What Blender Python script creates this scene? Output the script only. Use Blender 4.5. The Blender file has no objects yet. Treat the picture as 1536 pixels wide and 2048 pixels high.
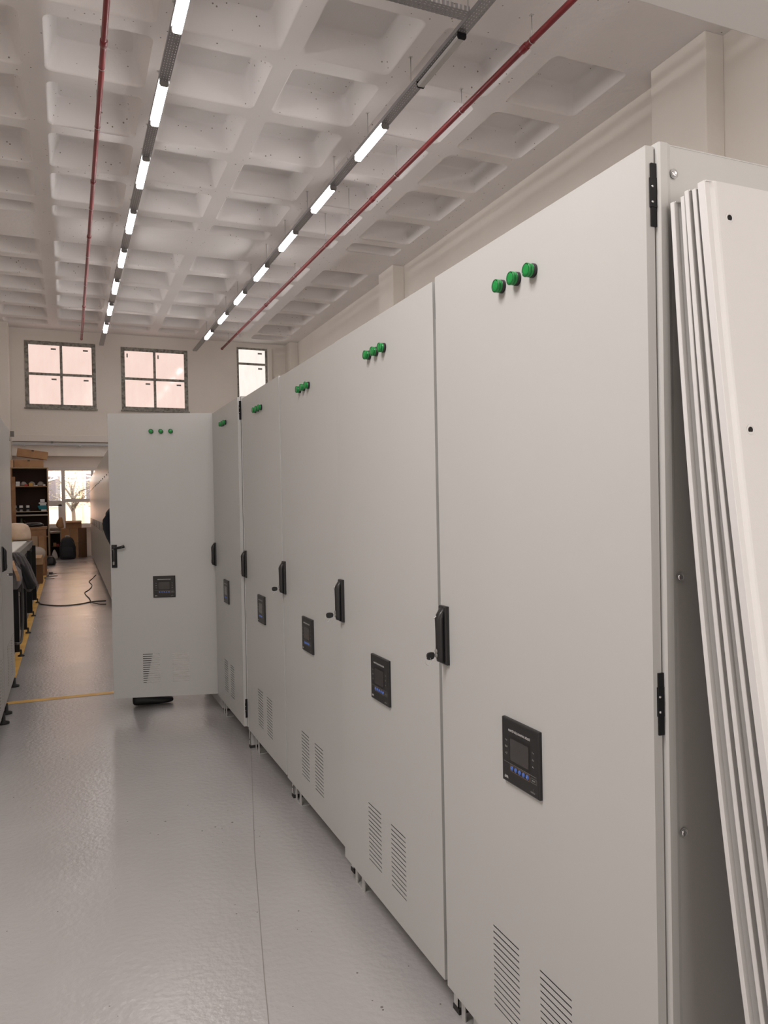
import bpy, bmesh, math, random
import numpy as np
from mathutils import Vector, Matrix
random.seed(7)
S = bpy.context.scene
COL = S.collection
PI = math.pi
EYE = 1.385
# ------------------------------------------------------------------ camera
YAW, PITCH, ROLL = math.radians(22.963), math.radians(-.642), math.radians(-1.093)
cd = bpy.data.cameras.new('camera'); cam = bpy.data.objects.new('camera', cd); COL.objects.link(cam)
cd.sensor_fit = 'VERTICAL'; cd.sensor_height = 36.0; cd.lens = 1499.2 * 36.0 / 2048; cd.clip_start = .02; cd.clip_end = 200
_f = Vector((math.sin(YAW) * math.cos(PITCH), math.cos(YAW) * math.cos(PITCH), math.sin(PITCH)))
_r = Vector((math.cos(YAW), -math.sin(YAW), 0)); _u = _r.cross(_f)
_c, _s = math.cos(ROLL), math.sin(ROLL)
_R = _c * _r + _s * _u; _U = -_s * _r + _c * _u
cam.matrix_world = Matrix(((_R.x, _U.x, -_f.x, 0), (_R.y, _U.y, -_f.y, 0), (_R.z, _U.z, -_f.z, EYE), (0, 0, 0, 1)))
S.camera = cam
# ------------------------------------------------------------------ world, exposure
S.view_settings.view_transform = 'Standard'; S.view_settings.look = 'None'
S.view_settings.gamma = 1.0; S.view_settings.use_curve_mapping = False
S.view_settings.exposure = 0.0
LAMP_STRENGTH = 31
LAMP_COLOR = (1.0, .945, .92)
WORLD_STRENGTH = 14.0
w = bpy.data.worlds.new('World'); S.world = w; w.use_nodes = True
w.node_tree.nodes['Background'].inputs[0].default_value = (1.0, .84, .74, 1)
w.node_tree.nodes['Background'].inputs[1].default_value = WORLD_STRENGTH
# added fill from behind the camera, brightening side panels and near faces
dl = bpy.data.lights.new('rear_fill', 'AREA'); dl.shape = 'RECTANGLE'; dl.size = 6.0; dl.size_y = 3.6
dl.energy = 195; dl.color = (1.0, .93, .88)
dlo = bpy.data.objects.new('rear_fill', dl); COL.objects.link(dlo)
dlo.location = (2.4, -3.9, 2.4); dlo.rotation_euler = (math.radians(90), 0, 0)

# added unseen fill beside the camera, brightening the near cabinet doors
d2 = bpy.data.lights.new('near_door_fill', 'AREA'); d2.shape = 'RECTANGLE'; d2.size = 1.2; d2.size_y = .6
d2.energy = 66; d2.color = (1.0, .95, .93)
d2o = bpy.data.objects.new('near_door_fill', d2); COL.objects.link(d2o)
d2o.location = (-.72, 1.1, 3.35); d2o.rotation_euler = (0, math.radians(-45), 0)

# ------------------------------------------------------------------ materials
def nmat(name, color=(.8, .8, .8), rough=.5, metal=0., spec=.5):
    m = bpy.data.materials.new(name); m.use_nodes = True
    b = m.node_tree.nodes['Principled BSDF']
    b.inputs['Base Color'].default_value = (*color, 1); b.inputs['Roughness'].default_value = rough
    b.inputs['Metallic'].default_value = metal; b.inputs['Specular IOR Level'].default_value = spec
    return m
def N(m, t, **kw):
    n = m.node_tree.nodes.new(t)
    for k, v in kw.items():
        if k in n.inputs: n.inputs[k].default_value = v
        else: setattr(n, k, v)
    return n
def L(m, a, b): m.node_tree.links.new(a, b)
def noise_color(m, c1, c2, scale=5, detail=5, lo=.35, hi=.65, bump=0., bscale=None, bdist=.01, rough=None):
    b = m.node_tree.nodes['Principled BSDF']
    tc = N(m, 'ShaderNodeTexCoord'); nz = N(m, 'ShaderNodeTexNoise', Scale=scale, Detail=detail)
    L(m, tc.outputs['Object'], nz.inputs['Vector'])
    cr = N(m, 'ShaderNodeValToRGB'); L(m, nz.outputs['Fac'], cr.inputs['Fac'])
    cr.color_ramp.elements[0].position = lo; cr.color_ramp.elements[0].color = (*c1, 1)
    cr.color_ramp.elements[1].position = hi; cr.color_ramp.elements[1].color = (*c2, 1)
    L(m, cr.outputs['Color'], b.inputs['Base Color'])
    if bump:
        n2 = N(m, 'ShaderNodeTexNoise', Scale=bscale or scale * 8, Detail=4.)
        L(m, tc.outputs['Object'], n2.inputs['Vector'])
        bp = N(m, 'ShaderNodeBump', Strength=bump, Distance=bdist)
        L(m, n2.outputs['Fac'], bp.inputs['Height']); L(m, bp.outputs['Normal'], b.inputs['Normal'])
    return cr
M_ = {}
def mk(k, *a, **kw): M_[k] = nmat(k, *a, **kw); return M_[k]
m = mk('cabinet_paint', (.62, .62, .59), .36)
noise_color(m, (.45, .447, .437), (.48, .477, .467), .9, 3, .3, .7, .12, 420, .0006)
m = mk('panel_paint', (.64, .64, .62), .34)
noise_color(m, (.59, .58, .575), (.63, .62, .615), 1.2, 3, .3, .7, .2, 380, .0008)
m = mk('far_cabinet_paint', (.60, .585, .55), .3)
mk('dark_inside', (.30, .30, .29), .6)
m = mk('wall_paint', (.72, .69, .66), .85)
noise_color(m, (.80, .75, .69), (.86, .81, .75), .55, 5, .3, .7, .35, 9, .01)
m = mk('ceiling_paint', (.74, .71, .69), .85)
cr = noise_color(m, (.80, .77, .76), (.85, .82, .81), .8, 5, .3, .7, .4, 14, .008)
# small air holes in the cast concrete
b = m.node_tree.nodes['Principled BSDF']
tc = N(m, 'ShaderNodeTexCoord'); vo = N(m, 'ShaderNodeTexVoronoi', Scale=9.); L(m, tc.outputs['Object'], vo.inputs['Vector'])
nz = N(m, 'ShaderNodeTexNoise', Scale=.9, Detail=2.); L(m, tc.outputs['Object'], nz.inputs['Vector'])
mr = N(m, 'ShaderNodeMapRange'); mr.inputs['From Min'].default_value = .42; mr.inputs['From Max'].default_value = .75
mr.inputs['To Min'].default_value = .04; mr.inputs['To Max'].default_value = .14
L(m, nz.outputs['Fac'], mr.inputs['Value'])
lt = N(m, 'ShaderNodeMath', operation='LESS_THAN'); L(m, vo.outputs['Distance'], lt.inputs[0]); L(m, mr.outputs['Result'], lt.inputs[1])
mx = N(m, 'ShaderNodeMix', data_type='RGBA'); L(m, lt.outputs[0], mx.inputs['Factor']); L(m, cr.outputs['Color'], mx.inputs[6])
mx.inputs[7].default_value = (.30, .27, .25, 1); L(m, mx.outputs[2], b.inputs['Base Color'])
# floor paint
m = mk('floor_paint', (.42, .41, .405), .3, 0., 1.0)
b = m.node_tree.nodes['Principled BSDF']
cr = noise_color(m, (.38, .365, .362), (.435, .42, .417), 1.3, 6, .3, .7)
tc = N(m, 'ShaderNodeTexCoord')
vo = N(m, 'ShaderNodeTexVoronoi', Scale=21.); L(m, tc.outputs['Object'], vo.inputs['Vector'])
nz = N(m, 'ShaderNodeTexNoise', Scale=1.7, Detail=3.); L(m, tc.outputs['Object'], nz.inputs['Vector'])
mr = N(m, 'ShaderNodeMapRange'); mr.inputs['From Min'].default_value = .42; mr.inputs['From Max'].default_value = .75
mr.inputs['To Min'].default_value = .0; mr.inputs['To Max'].default_value = .13
L(m, nz.outputs['Fac'], mr.inputs['Value'])
lt = N(m, 'ShaderNodeMath', operation='LESS_THAN'); L(m, vo.outputs['Distance'], lt.inputs[0]); L(m, mr.outputs['Result'], lt.inputs[1])
mx = N(m, 'ShaderNodeMix', data_type='RGBA'); L(m, lt.outputs[0], mx.inputs['Factor']); L(m, cr.outputs['Color'], mx.inputs[6])
mx.inputs[7].default_value = (.16, .14, .13, 1)
# scuffs
ns = N(m, 'ShaderNodeTexNoise', Scale=9., Detail=9., Roughness=.8); mp = N(m, 'ShaderNodeMapping'); mp.inputs['Scale'].default_value = (1, 2.4, 1)
L(m, tc.outputs['Object'], mp.inputs['Vector']); L(m, mp.outputs['Vector'], ns.inputs['Vector'])
c2 = N(m, 'ShaderNodeValToRGB'); c2.color_ramp.elements[0].position = .66; c2.color_ramp.elements[0].color = (0, 0, 0, 1)
c2.color_ramp.elements[1].position = .82; c2.color_ramp.elements[1].color = (.3, .3, .3, 1); L(m, ns.outputs['Fac'], c2.inputs['Fac'])
m2 = N(m, 'ShaderNodeMix', data_type='RGBA'); L(m, c2.outputs['Color'], m2.inputs['Factor']); L(m, mx.outputs[2], m2.inputs[6])
m2.inputs[7].default_value = (.27, .25, .24, 1)
L(m, m2.outputs[2], b.inputs['Base Color'])
n3 = N(m, 'ShaderNodeTexNoise', Scale=42., Detail=4.); L(m, tc.outputs['Object'], n3.inputs['Vector'])
n4 = N(m, 'ShaderNodeTexNoise', Scale=1.1, Detail=3.); L(m, tc.outputs['Object'], n4.inputs['Vector'])
mr2 = N(m, 'ShaderNodeMapRange'); mr2.inputs['From Min'].default_value = .3; mr2.inputs['From Max'].default_value = .7
mr2.inputs['To Min'].default_value = .16; mr2.inputs['To Max'].default_value = .24; L(m, n4.outputs['Fac'], mr2.inputs['Value'])
L(m, mr2.outputs['Result'], b.inputs['Roughness'])
bp = N(m, 'ShaderNodeBump', Strength=.55, Distance=.004); L(m, n3.outputs['Fac'], bp.inputs['Height']); L(m, bp.outputs['Normal'], b.inputs['Normal'])
mk('seam', (.22, .2, .19), .8)
m = mk('yellow_tape', (.75, .42, .07), .45); noise_color(m, (.62, .34, .06), (.80, .47, .09), 6, 6, .3, .6)
m = mk('red_pipe', (.2, .015, .02), .4); noise_color(m, (.17, .014, .02), (.24, .02, .024), 3, 3, .3, .7)
mk('galvanised', (.42, .42, .42), .42, .75)
mk('steel', (.6, .6, .6), .28, 1.)
mk('screw_chrome', (.75, .75, .76), .2, 1.)
mk('black_plastic', (.012, .012, .013), .38)
mk('black_gloss', (.010, .010, .012), .12)
mk('black_metal', (.008, .008, .009), .6, 0., .25)
mk('screen_glass', (.045, .04, .04), .12)
mk('screen_recess', (.004, .004, .004), .3)
mk('ink_white', (.62, .61, .59), .5)
mk('ink_grey', (.28, .27, .26), .5)
mk('ink_orange', (.30, .17, .07), .5)
mk('button_blue', (.05, .12, .42), .35)
m = mk('green_lens', (.003, .22, .04), .16)
m.node_tree.nodes['Principled BSDF'].inputs['Emission Color'].default_value = (0, .25, .03, 1)
m.node_tree.nodes['Principled BSDF'].inputs['Emission Strength'].default_value = .0
mk('green_rim', (.002, .06, .014), .25)
mk('rubber', (.02, .02, .02), .7)
mk('window_frame_metal', (.30, .29, .26), .6)
noise_color(M_['window_frame_metal'], (.16, .155, .14), (.36, .35, .31), 14, 6, .35, .6)
mk('white_pvc', (.72, .69, .66), .4)
mk('cardboard', (.44, .24, .12), .8); noise_color(M_['cardboard'], (.36, .19, .09), (.48, .27, .14), 4, 4, .3, .7)
mk('cardboard_pale', (.62, .40, .24), .8); noise_color(M_['cardboard_pale'], (.55, .34, .2), (.68, .45, .28), 4, 4, .3, .7)
mk('cardboard_dark', (.17, .085, .04), .8)
mk('brown_tape', (.10, .045, .02), .3)
mk('wood_board', (.33, .17, .08), .6); noise_color(M_['wood_board'], (.27, .13, .06), (.40, .21, .1), 6, 5, .3, .7)
mk('wood_edge', (.42, .30, .19), .6)
mk('shelf_inside', (.045, .022, .014), .8)
mk('grey_board', (.34, .30, .26), .6)
mk('white_card', (.75, .74, .72), .6)
mk('teal_card', (.0, .17, .22), .5)
mk('red_card', (.40, .03, .03), .5)
mk('yellow_card', (.55, .33, .07), .5)
mk('yellow_plastic', (.80, .52, .02), .4)
mk('cream_foam', (.80, .62, .47), .8); noise_color(M_['cream_foam'], (.72, .53, .39), (.84, .66, .51), 9, 4, .3, .7, .3, 30, .01)
mk('roller_white', (.78, .76, .70), .35)
mk('frame_grey', (.20, .19, .18), .45)
mk('skirt_grey', (.20, .19, .19), .5)
mk('jacket_grey', (.10, .095, .10), .9); noise_color(M_['jacket_grey'], (.075, .07, .073), (.125, .115, .12), 12, 4, .3, .7, .4, 60, .006)
mk('jacket_dark', (.02, .02, .022), .9)
mk('bag_grey', (.20, .185, .19), .85)
mk('tan_strap', (.55, .33, .18), .6)
mk('backpack_grey', (.032, .032, .037), .85)
mk('navy_cloth', (.008, .009, .016), .9)
mk('trousers', (.014, .015, .02), .9)
mk('skin', (.48, .28, .20), .55)
mk('hair', (.012, .008, .006), .6)
mk('shoe_black', (.008, .008, .008), .5)
mk('cord_black', (.03, .028, .027), .5)
mk('bottle_glass', (.10, .11, .07), .1)
mk('asphalt', (.2, .18, .17), .9)
mk('facade_pink', (.5, .3, .25), .9); noise_color(M_['facade_pink'], (.36, .24, .20), (.46, .33, .28), .9, 4, .3, .7)
mk('facade_cream', (.42, .32, .21), .9)
mk('facade_orange', (.42, .23, .09), .9)
mk('bark', (.06, .05, .04), .9)
mk('leaves', (.10, .10, .06), .9)
mk('car_white', (.40, .40, .39), .25)
mk('car_glass', (.06, .06, .07), .1)
# clear plastic
m = mk('clear_plastic', (.75, .68, .62), .25)
m.node_tree.nodes['Principled BSDF'].inputs['Alpha'].default_value = .55
m = mk('window_glass', (1, 1, 1), .02)
b = m.node_tree.nodes['Principled BSDF']; out = m.node_tree.nodes['Material Output']
tr = N(m, 'ShaderNodeBsdfTransparent'); gl = N(m, 'ShaderNodeBsdfGlossy'); gl.inputs['Roughness'].default_value = .01
fr = N(m, 'ShaderNodeFresnel', IOR=1.45); ms = N(m, 'ShaderNodeMixShader')
L(m, fr.outputs[0], ms.inputs[0]); L(m, tr.outputs[0], ms.inputs[1]); L(m, gl.outputs[0], ms.inputs[2]); L(m, ms.outputs[0], out.inputs['Surface'])
def filmed_pane(name, col, strength):
    """pane covered with protective film and lit by the daylight outside, clear coat on top"""
    m = mk(name, (.5, .4, .36), .1)
    b = m.node_tree.nodes['Principled BSDF']
    tc = N(m, 'ShaderNodeTexCoord'); nz = N(m, 'ShaderNodeTexNoise', Scale=2.2, Detail=6., Roughness=.65)
    mp = N(m, 'ShaderNodeMapping'); mp.inputs['Scale'].default_value = (2.2, 1, .7)
    L(m, tc.outputs['Object'], mp.inputs['Vector']); L(m, mp.outputs['Vector'], nz.inputs['Vector'])
    cr = N(m, 'ShaderNodeValToRGB'); L(m, nz.outputs['Fac'], cr.inputs['Fac'])
    cr.color_ramp.elements[0].position = .3; cr.color_ramp.elements[0].color = (col[0] * .93, col[1] * .89, col[2] * .88, 1)
    cr.color_ramp.elements[1].position = .7; cr.color_ramp.elements[1].color = (*col, 1)
    L(m, cr.outputs['Color'], b.inputs['Emission Color']); b.inputs['Emission Strength'].default_value = strength
    b.inputs['Base Color'].default_value = (.08, .07, .065, 1)
    return m
filmed_pane('pink_pane', (.98, .745, .66), .98)
filmed_pane('white_pane', (1.0, .93, .86), 1.05)
def emit(name, col, st):
    m = mk(name, (.8, .8, .8), .4); b = m.node_tree.nodes['Principled BSDF']
    b.inputs['Emission Color'].default_value = (*col, 1); b.inputs['Emission Strength'].default_value = st
    return m
emit('lamp_diffuser', LAMP_COLOR, LAMP_STRENGTH)
emit('reflection_glow', (1, .97, .93), 6.)  # glow standing in for lamp reflections in the lower window
m = mk('lamp_off_cover', (.50, .49, .48), .25)
# perforated cable tray: rows of real see-through holes
def perforated(name, base, axis=1, metal=.75):
    m = mk(name, base, .42, metal); b = m.node_tree.nodes['Principled BSDF']; out = m.node_tree.nodes['Material Output']
    tc = N(m, 'ShaderNodeTexCoord'); sp = N(m, 'ShaderNodeSeparateXYZ'); L(m, tc.outputs['Object'], sp.inputs[0])
    def sawt(o, per, off=0.):
        a = N(m, 'ShaderNodeMath', operation='ADD'); L(m, o, a.inputs[0]); a.inputs[1].default_value = 100 * per + off
        d = N(m, 'ShaderNodeMath', operation='MODULO'); L(m, a.outputs[0], d.inputs[0]); d.inputs[1].default_value = per
        s = N(m, 'ShaderNodeMath', operation='SUBTRACT'); L(m, d.outputs[0], s.inputs[0]); s.inputs[1].default_value = per / 2
        q = N(m, 'ShaderNodeMath', operation='ABSOLUTE'); L(m, s.outputs[0], q.inputs[0]); return q.outputs[0]
    u = sawt(sp.outputs[axis], .05); v = sawt(sp.outputs[1 - axis], .03)
    a = N(m, 'ShaderNodeMath', operation='LESS_THAN'); L(m, u, a.inputs[0]); a.inputs[1].default_value = .011
    c = N(m, 'ShaderNodeMath', operation='LESS_THAN'); L(m, v, c.inputs[0]); c.inputs[1].default_value = .0035
    mu = N(m, 'ShaderNodeMath', operation='MULTIPLY'); L(m, a.outputs[0], mu.inputs[0]); L(m, c.outputs[0], mu.inputs[1])
    tr = N(m, 'ShaderNodeBsdfTransparent'); ms = N(m, 'ShaderNodeMixShader')
    L(m, mu.outputs[0], ms.inputs[0]); L(m, b.outputs[0], ms.inputs[1]); L(m, tr.outputs[0], ms.inputs[2]); L(m, ms.outputs[0], out.inputs['Surface'])
perforated('tray_along', (.36, .36, .37), 1); perforated('tray_across', (.36, .36, .37), 0)
# perforated vent on the other row's doors
m = mk('vent_perforated', (.60, .60, .57), .4)
b = m.node_tree.nodes['Principled BSDF']; tc = N(m, 'ShaderNodeTexCoord')
vo = N(m, 'ShaderNodeTexVoronoi', Scale=50.); vo.inputs['Randomness'].default_value = 0.; L(m, tc.outputs['Object'], vo.inputs['Vector'])
lt = N(m, 'ShaderNodeMath', operation='LESS_THAN'); L(m, vo.outputs['Distance'], lt.inputs[0]); lt.inputs[1].default_value = .33
mx = N(m, 'ShaderNodeMix', data_type='RGBA'); L(m, lt.outputs[0], mx.inputs['Factor'])
mx.inputs[6].default_value = (.60, .60, .57, 1); mx.inputs[7].default_value = (.10, .095, .09, 1); L(m, mx.outputs[2], b.inputs['Base Color'])

# ------------------------------------------------------------------ mesh helper
class MB:
    def __init__(s): s.v = []; s.f = []; s.mi = []; s.sm = []
    def add(s, vs, fs, mi=0, smooth=False):
        o = len(s.v); s.v += [tuple(p) for p in vs]
        for f in fs: s.f.append([o + i for i in f]); s.mi.append(mi); s.sm.append(smooth)
        return s
    def box(s, x0, x1, y0, y1, z0, z1, mi=0, M=None):
        vs = [Vector(p) for p in ((x0, y0, z0), (x1, y0, z0), (x1, y1, z0), (x0, y1, z0), (x0, y0, z1), (x1, y0, z1), (x1, y1, z1), (x0, y1, z1))]
        if M is not None: vs = [M @ p for p in vs]
        return s.add(vs, [(0, 3, 2, 1), (4, 5, 6, 7), (0, 1, 5, 4), (1, 2, 6, 5), (2, 3, 7, 6), (3, 0, 4, 7)], mi)
    def hexa(s, lo, hi, mi=0):
        """eight-corner block: lower ring (4) and upper ring (4)"""
        return s.add(list(lo) + list(hi), [(0, 3, 2, 1), (4, 5, 6, 7), (0, 1, 5, 4), (1, 2, 6, 5), (2, 3, 7, 6), (3, 0, 4, 7)], mi)
    def rings(s, rings, mi=0, cap=True, smooth=True, closed=True):
        n = len(rings[0]); vs = [p for r in rings for p in r]; fs = []
        for i in range(len(rings) - 1):
            for j in range(n if closed else n - 1):
                k = (j + 1) % n; fs.append((i * n + j, i * n + k, (i + 1) * n + k, (i + 1) * n + j))
        if cap: fs += [tuple(range(n - 1, -1, -1)), tuple((len(rings) - 1) * n + j for j in range(n))]
        return s.add(vs, fs, mi, smooth)
    def lathe(s, prof, n=20, mi=0, M=None, smooth=True, cap=True):
        """profile of (radius, height) about local z"""
        rr = []
        for r, h in prof:
            ring = [Vector((r * math.cos(2 * PI * i / n), r * math.sin(2 * PI * i / n), h)) for i in range(n)]
            if M is not None: ring = [M @ p for p in ring]
            rr.append(ring)
        return s.rings(rr, mi, cap, smooth)
    def tube(s, pts, r, n=8, mi=0, cap=True):
        pts = [Vector(p) for p in pts]; rr = []; up = None
        for i, p in enumerate(pts):
            t = (pts[min(i + 1, len(pts) - 1)] - pts[max(i - 1, 0)]).normalized()
            if up is None:
                up = Vector((0, 0, 1)) if abs(t.z) < .9 else Vector((1, 0, 0))
            a = t.cross(up).normalized(); b_ = a.cross(t).normalized(); up = b_
            rad = r[i] if isinstance(r, (list, tuple)) else r
            rr.append([p + rad * (math.cos(2 * PI * k / n) * a + math.sin(2 * PI * k / n) * b_) for k in range(n)])
        return s.rings(rr, mi, cap, True)
    def build(s, name, mats, parent=None, bevel=0, seg=2, smooth=None):
        me = bpy.data.meshes.new(name); me.from_pydata(s.v, [], s.f); me.update()
        if not isinstance(mats, (list, tuple)): mats = [mats]
        for k in mats: me.materials.append(M_[k])
        me.polygons.foreach_set('material_index', s.mi)
        me.polygons.foreach_set('use_smooth', s.sm if smooth is None else [smooth] * len(s.f))
        bm = bmesh.new(); bm.from_mesh(me); bmesh.ops.recalc_face_normals(bm, faces=bm.faces); bm.to_mesh(me); bm.free()
        o = bpy.data.objects.new(name, me); COL.objects.link(o)
        if parent is not None: o.parent = parent
        if bevel:
            b = o.modifiers.new('edge', 'BEVEL'); b.width = bevel; b.segments = seg; b.limit_method = 'ANGLE'; b.angle_limit = math.radians(35)
        return o
def tag(o, label=None, cat=None, group=None, kind=None):
    if label: o['label'] = label
    if cat: o['category'] = cat
    if group: o['group'] = group
    if kind: o['kind'] = kind
    return o
def empty(name, loc=(0, 0, 0), rz=0, label=None, cat=None, group=None):
    o = bpy.data.objects.new(name, None); COL.objects.link(o); o.location = loc; o.rotation_euler = (0, 0, rz)
    o.empty_display_size = .1
    return tag(o, label, cat, group)
def copy_tree(o, parent=None, loc=None, rz=None, label=None, group=None):
    c = o.copy(); COL.objects.link(c)
    if parent is not None: c.parent = parent; c.matrix_parent_inverse = o.matrix_parent_inverse.copy()
    if loc is not None: c.location = loc
    if rz is not None: c.rotation_euler = (0, 0, rz)
    if label: c['label'] = label
    if group: c['group'] = group
    for ch in [x for x in KIDS.get(o.name, [])]: copy_tree(ch, c)
    return c
KIDS = {}
def scan_kids():
    KIDS.clear()
    for x in bpy.data.objects:
        if x.parent: KIDS.setdefault(x.parent.name, []).append(x)
def structure(o): o['kind'] = 'structure'; return o
def text_mesh(txt, size, M, align='CENTER', bold=.0, xs=1.):
    cu = bpy.data.curves.new('t', 'FONT'); cu.body = txt; cu.size = size; cu.align_x = align; cu.align_y = 'CENTER'
    cu.offset = bold; cu.resolution_u = 2
    ob = bpy.data.objects.new('t', cu); COL.objects.link(ob)
    dg = bpy.context.evaluated_depsgraph_get(); dg.update()
    me = bpy.data.meshes.new_from_object(ob.evaluated_get(dg))
    vs = [M @ Vector((v.co.x * xs, v.co.y, 0)) for v in me.vertices]; fs = [tuple(p.vertices) for p in me.polygons]
    bpy.data.objects.remove(ob); bpy.data.curves.remove(cu); bpy.data.meshes.remove(me)
    return vs, fs
ORD = ['first', 'second', 'third', 'fourth', 'fifth', 'sixth', 'seventh', 'eighth', 'ninth', 'tenth', 'eleventh', 'twelfth', 'thirteenth',
       'fourteenth', 'fifteenth', 'sixteenth', 'seventeenth', 'eighteenth', 'nineteenth', 'twentieth']

# ================================================================== room shell
XL, XR, YF, YB, CZ = -2.1, 7.2, -4.0, 24.6, 5.4 + EYE
structure(MB().box(XL, XR, YF, YB + .3, -.12, 0).build('floor', 'floor_paint'))
structure(MB().box(XL - .25, XL, YF, YB + .3, 0, CZ + .6).build('wall_left', 'wall_paint'))
structure(MB().box(XR, XR + .25, YF, YB + .3, 0, CZ + .6).build('wall_right', 'wall_paint'))
structure(MB().box(XL - .25, XR + .25, YF - .25, YF, 0, CZ + .6).build('wall_front', 'wall_paint'))
# window wall with its openings
W1 = (-1.044, .924, 4.44, 6.43); W2 = (1.66, 3.68, 4.445, 6.40); W3 = (5.27, 6.28, 3.3, 6.62); W4 = (-1.25, 1.55, .88, 2.66)
def cells(xs, zs, holes):
    for i in range(len(xs) - 1):
        for j in range(len(zs) - 1):
            cx, cz = (xs[i] + xs[i + 1]) / 2, (zs[j] + zs[j + 1]) / 2
            if not any(h[0] < cx < h[1] and h[2] < cz < h[3] for h in holes): yield xs[i], xs[i + 1], zs[j], zs[j + 1]
def holed_wall(name, y0, y1, x0, x1, z0, z1, holes, mat):
    xs = sorted({x0, x1, *[h[0] for h in holes], *[h[1] for h in holes]}); zs = sorted({z0, z1, *[h[2] for h in holes], *[h[3] for h in holes]})
    bm = bmesh.new(); vd = {}
    def V(x, z):
        k = (round(x, 5), round(z, 5))
        if k not in vd: vd[k] = bm.verts.new((x, y0, z))
        return vd[k]
    for a, b_, c, d in cells(xs, zs, holes): bm.faces.new((V(a, c), V(b_, c), V(b_, d), V(a, d)))
    r = bmesh.ops.extrude_face_region(bm, geom=bm.faces[:])
    bmesh.ops.translate(bm, verts=[e for e in r['geom'] if isinstance(e, bmesh.types.BMVert)], vec=(0, y1 - y0, 0))
    bmesh.ops.recalc_face_normals(bm, faces=bm.faces)
    me = bpy.data.meshes.new(name); bm.to_mesh(me); bm.free(); me.materials.append(M_[mat])
    o = bpy.data.objects.new(name, me); COL.objects.link(o); return o
structure(holed_wall('wall_back', YB, YB + .3, XL, XR, 0, CZ + .6, [W1, W2, W3, W4], 'wall_paint'))
# waffle ceiling
def coffers():
    global COFFER_X, COFFER_Y
    bx = [(-1.535, -.365), (-.125, 1.045), (1.285, 2.455), (2.695, 3.865), (4.105, 5.275), (5.575, 6.70)]
    by = [(-2.3, -1.14), (-.9, .25), (.49, 1.64), (1.88, 3.03), (3.27, 4.42), (7.57, 8.72), (8.96, 10.11), (10.35, 11.51), (11.75, 12.90),
          (13.14, 14.26), (14.52, 15.05), (16.43, 17.54), (17.78, 18.93), (19.17, 20.31), (20.55, 21.70), (21.94, 23.09), (23.33, 23.95)]
    COFFER_X, COFFER_Y = bx, by
    xs = sorted({XL, XR, *[v for b_ in bx for v in b_]}); ys = sorted({YF, YB, *[v for b_ in by for v in b_]})
    bm = bmesh.new(); vd = {}
    def V(x, y, z=CZ):
        k = (round(x, 4), round(y, 4), round(z, 4))
        if k not in vd: vd[k] = bm.verts.new((x, y, z))
        return vd[k]
    holes = {(a[0], b_[0]): (a, b_) for a in bx for b_ in by}
    for i in range(len(xs) - 1):
        for j in range(len(ys) - 1):
            x0, x1, y0, y1 = xs[i], xs[i + 1], ys[j], ys[j + 1]
            if (x0, y0) in holes:
                ins = .13; iy = min(.13, (y1 - y0) * .2); D = .35; R = .09; Ri = .07
                def rnd(X0, X1, Y0, Y1, R, z):
                    out = []
                    for cx, cy, a0 in ((X1 - R, Y1 - R, 0), (X0 + R, Y1 - R, 90), (X0 + R, Y0 + R, 180), (X1 - R, Y0 + R, 270)):
                        for t in (0, 30, 60, 90): out.append((cx + R * math.cos(math.radians(a0 + t)), cy + R * math.sin(math.radians(a0 + t)), z))
                    return out
                rim = [bm.verts.new(p) for p in rnd(x0, x1, y0, y1, R, CZ)]
                mid = [bm.verts.new(p) for p in rnd(x0 + .022, x1 - .022, y0 + .022, y1 - .022, R, CZ + .025)]
                top0 = [bm.verts.new(p) for p in rnd(x0 + ins - .02, x1 - ins + .02, y0 + iy - .02, y1 - iy + .02, Ri, CZ + D - .03)]
                top = [bm.verts.new(p) for p in rnd(x0 + ins + .02, x1 - ins - .02, y0 + iy + .02, y1 - iy - .02, Ri, CZ + D)]
                n = 16
                for A, B in ((rim, mid), (mid, top0), (top0, top)):
                    for k in range(n):
                        f = bm.faces.new((A[k], A[(k + 1) % n], B[(k + 1) % n], B[k])); f.smooth = True
                bm.faces.new(top)
                cor = [V(x1, y1), V(x0, y1), V(x0, y0), V(x1, y0)]
                for q in range(4):
                    seg = rim[q * 4:q * 4 + 4]
                    bm.faces.new([cor[q]] + seg)
                    bm.faces.new([cor[q], rim[q * 4 + 3], rim[(q * 4 + 4) % n], cor[(q + 1) % 4]])
            else: bm.faces.new((V(x0, y0), V(x1, y0), V(x1, y1), V(x0, y1)))
    # upper side of the slab
    vs = [bm.verts.new(p) for p in ((XL, YF, CZ + .6), (XR, YF, CZ + .6), (XR, YB, CZ + .6), (XL, YB, CZ + .6))]; bm.faces.new(vs)
    bmesh.ops.recalc_face_normals(bm, faces=[f for f in bm.faces])
    me = bpy.data.meshes.new('ceiling'); bm.to_mesh(me); bm.free(); me.materials.append(M_['ceiling_paint'])
    o = bpy.data.objects.new('ceiling', me); COL.objects.link(o); return structure(o)
coffers()
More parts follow.
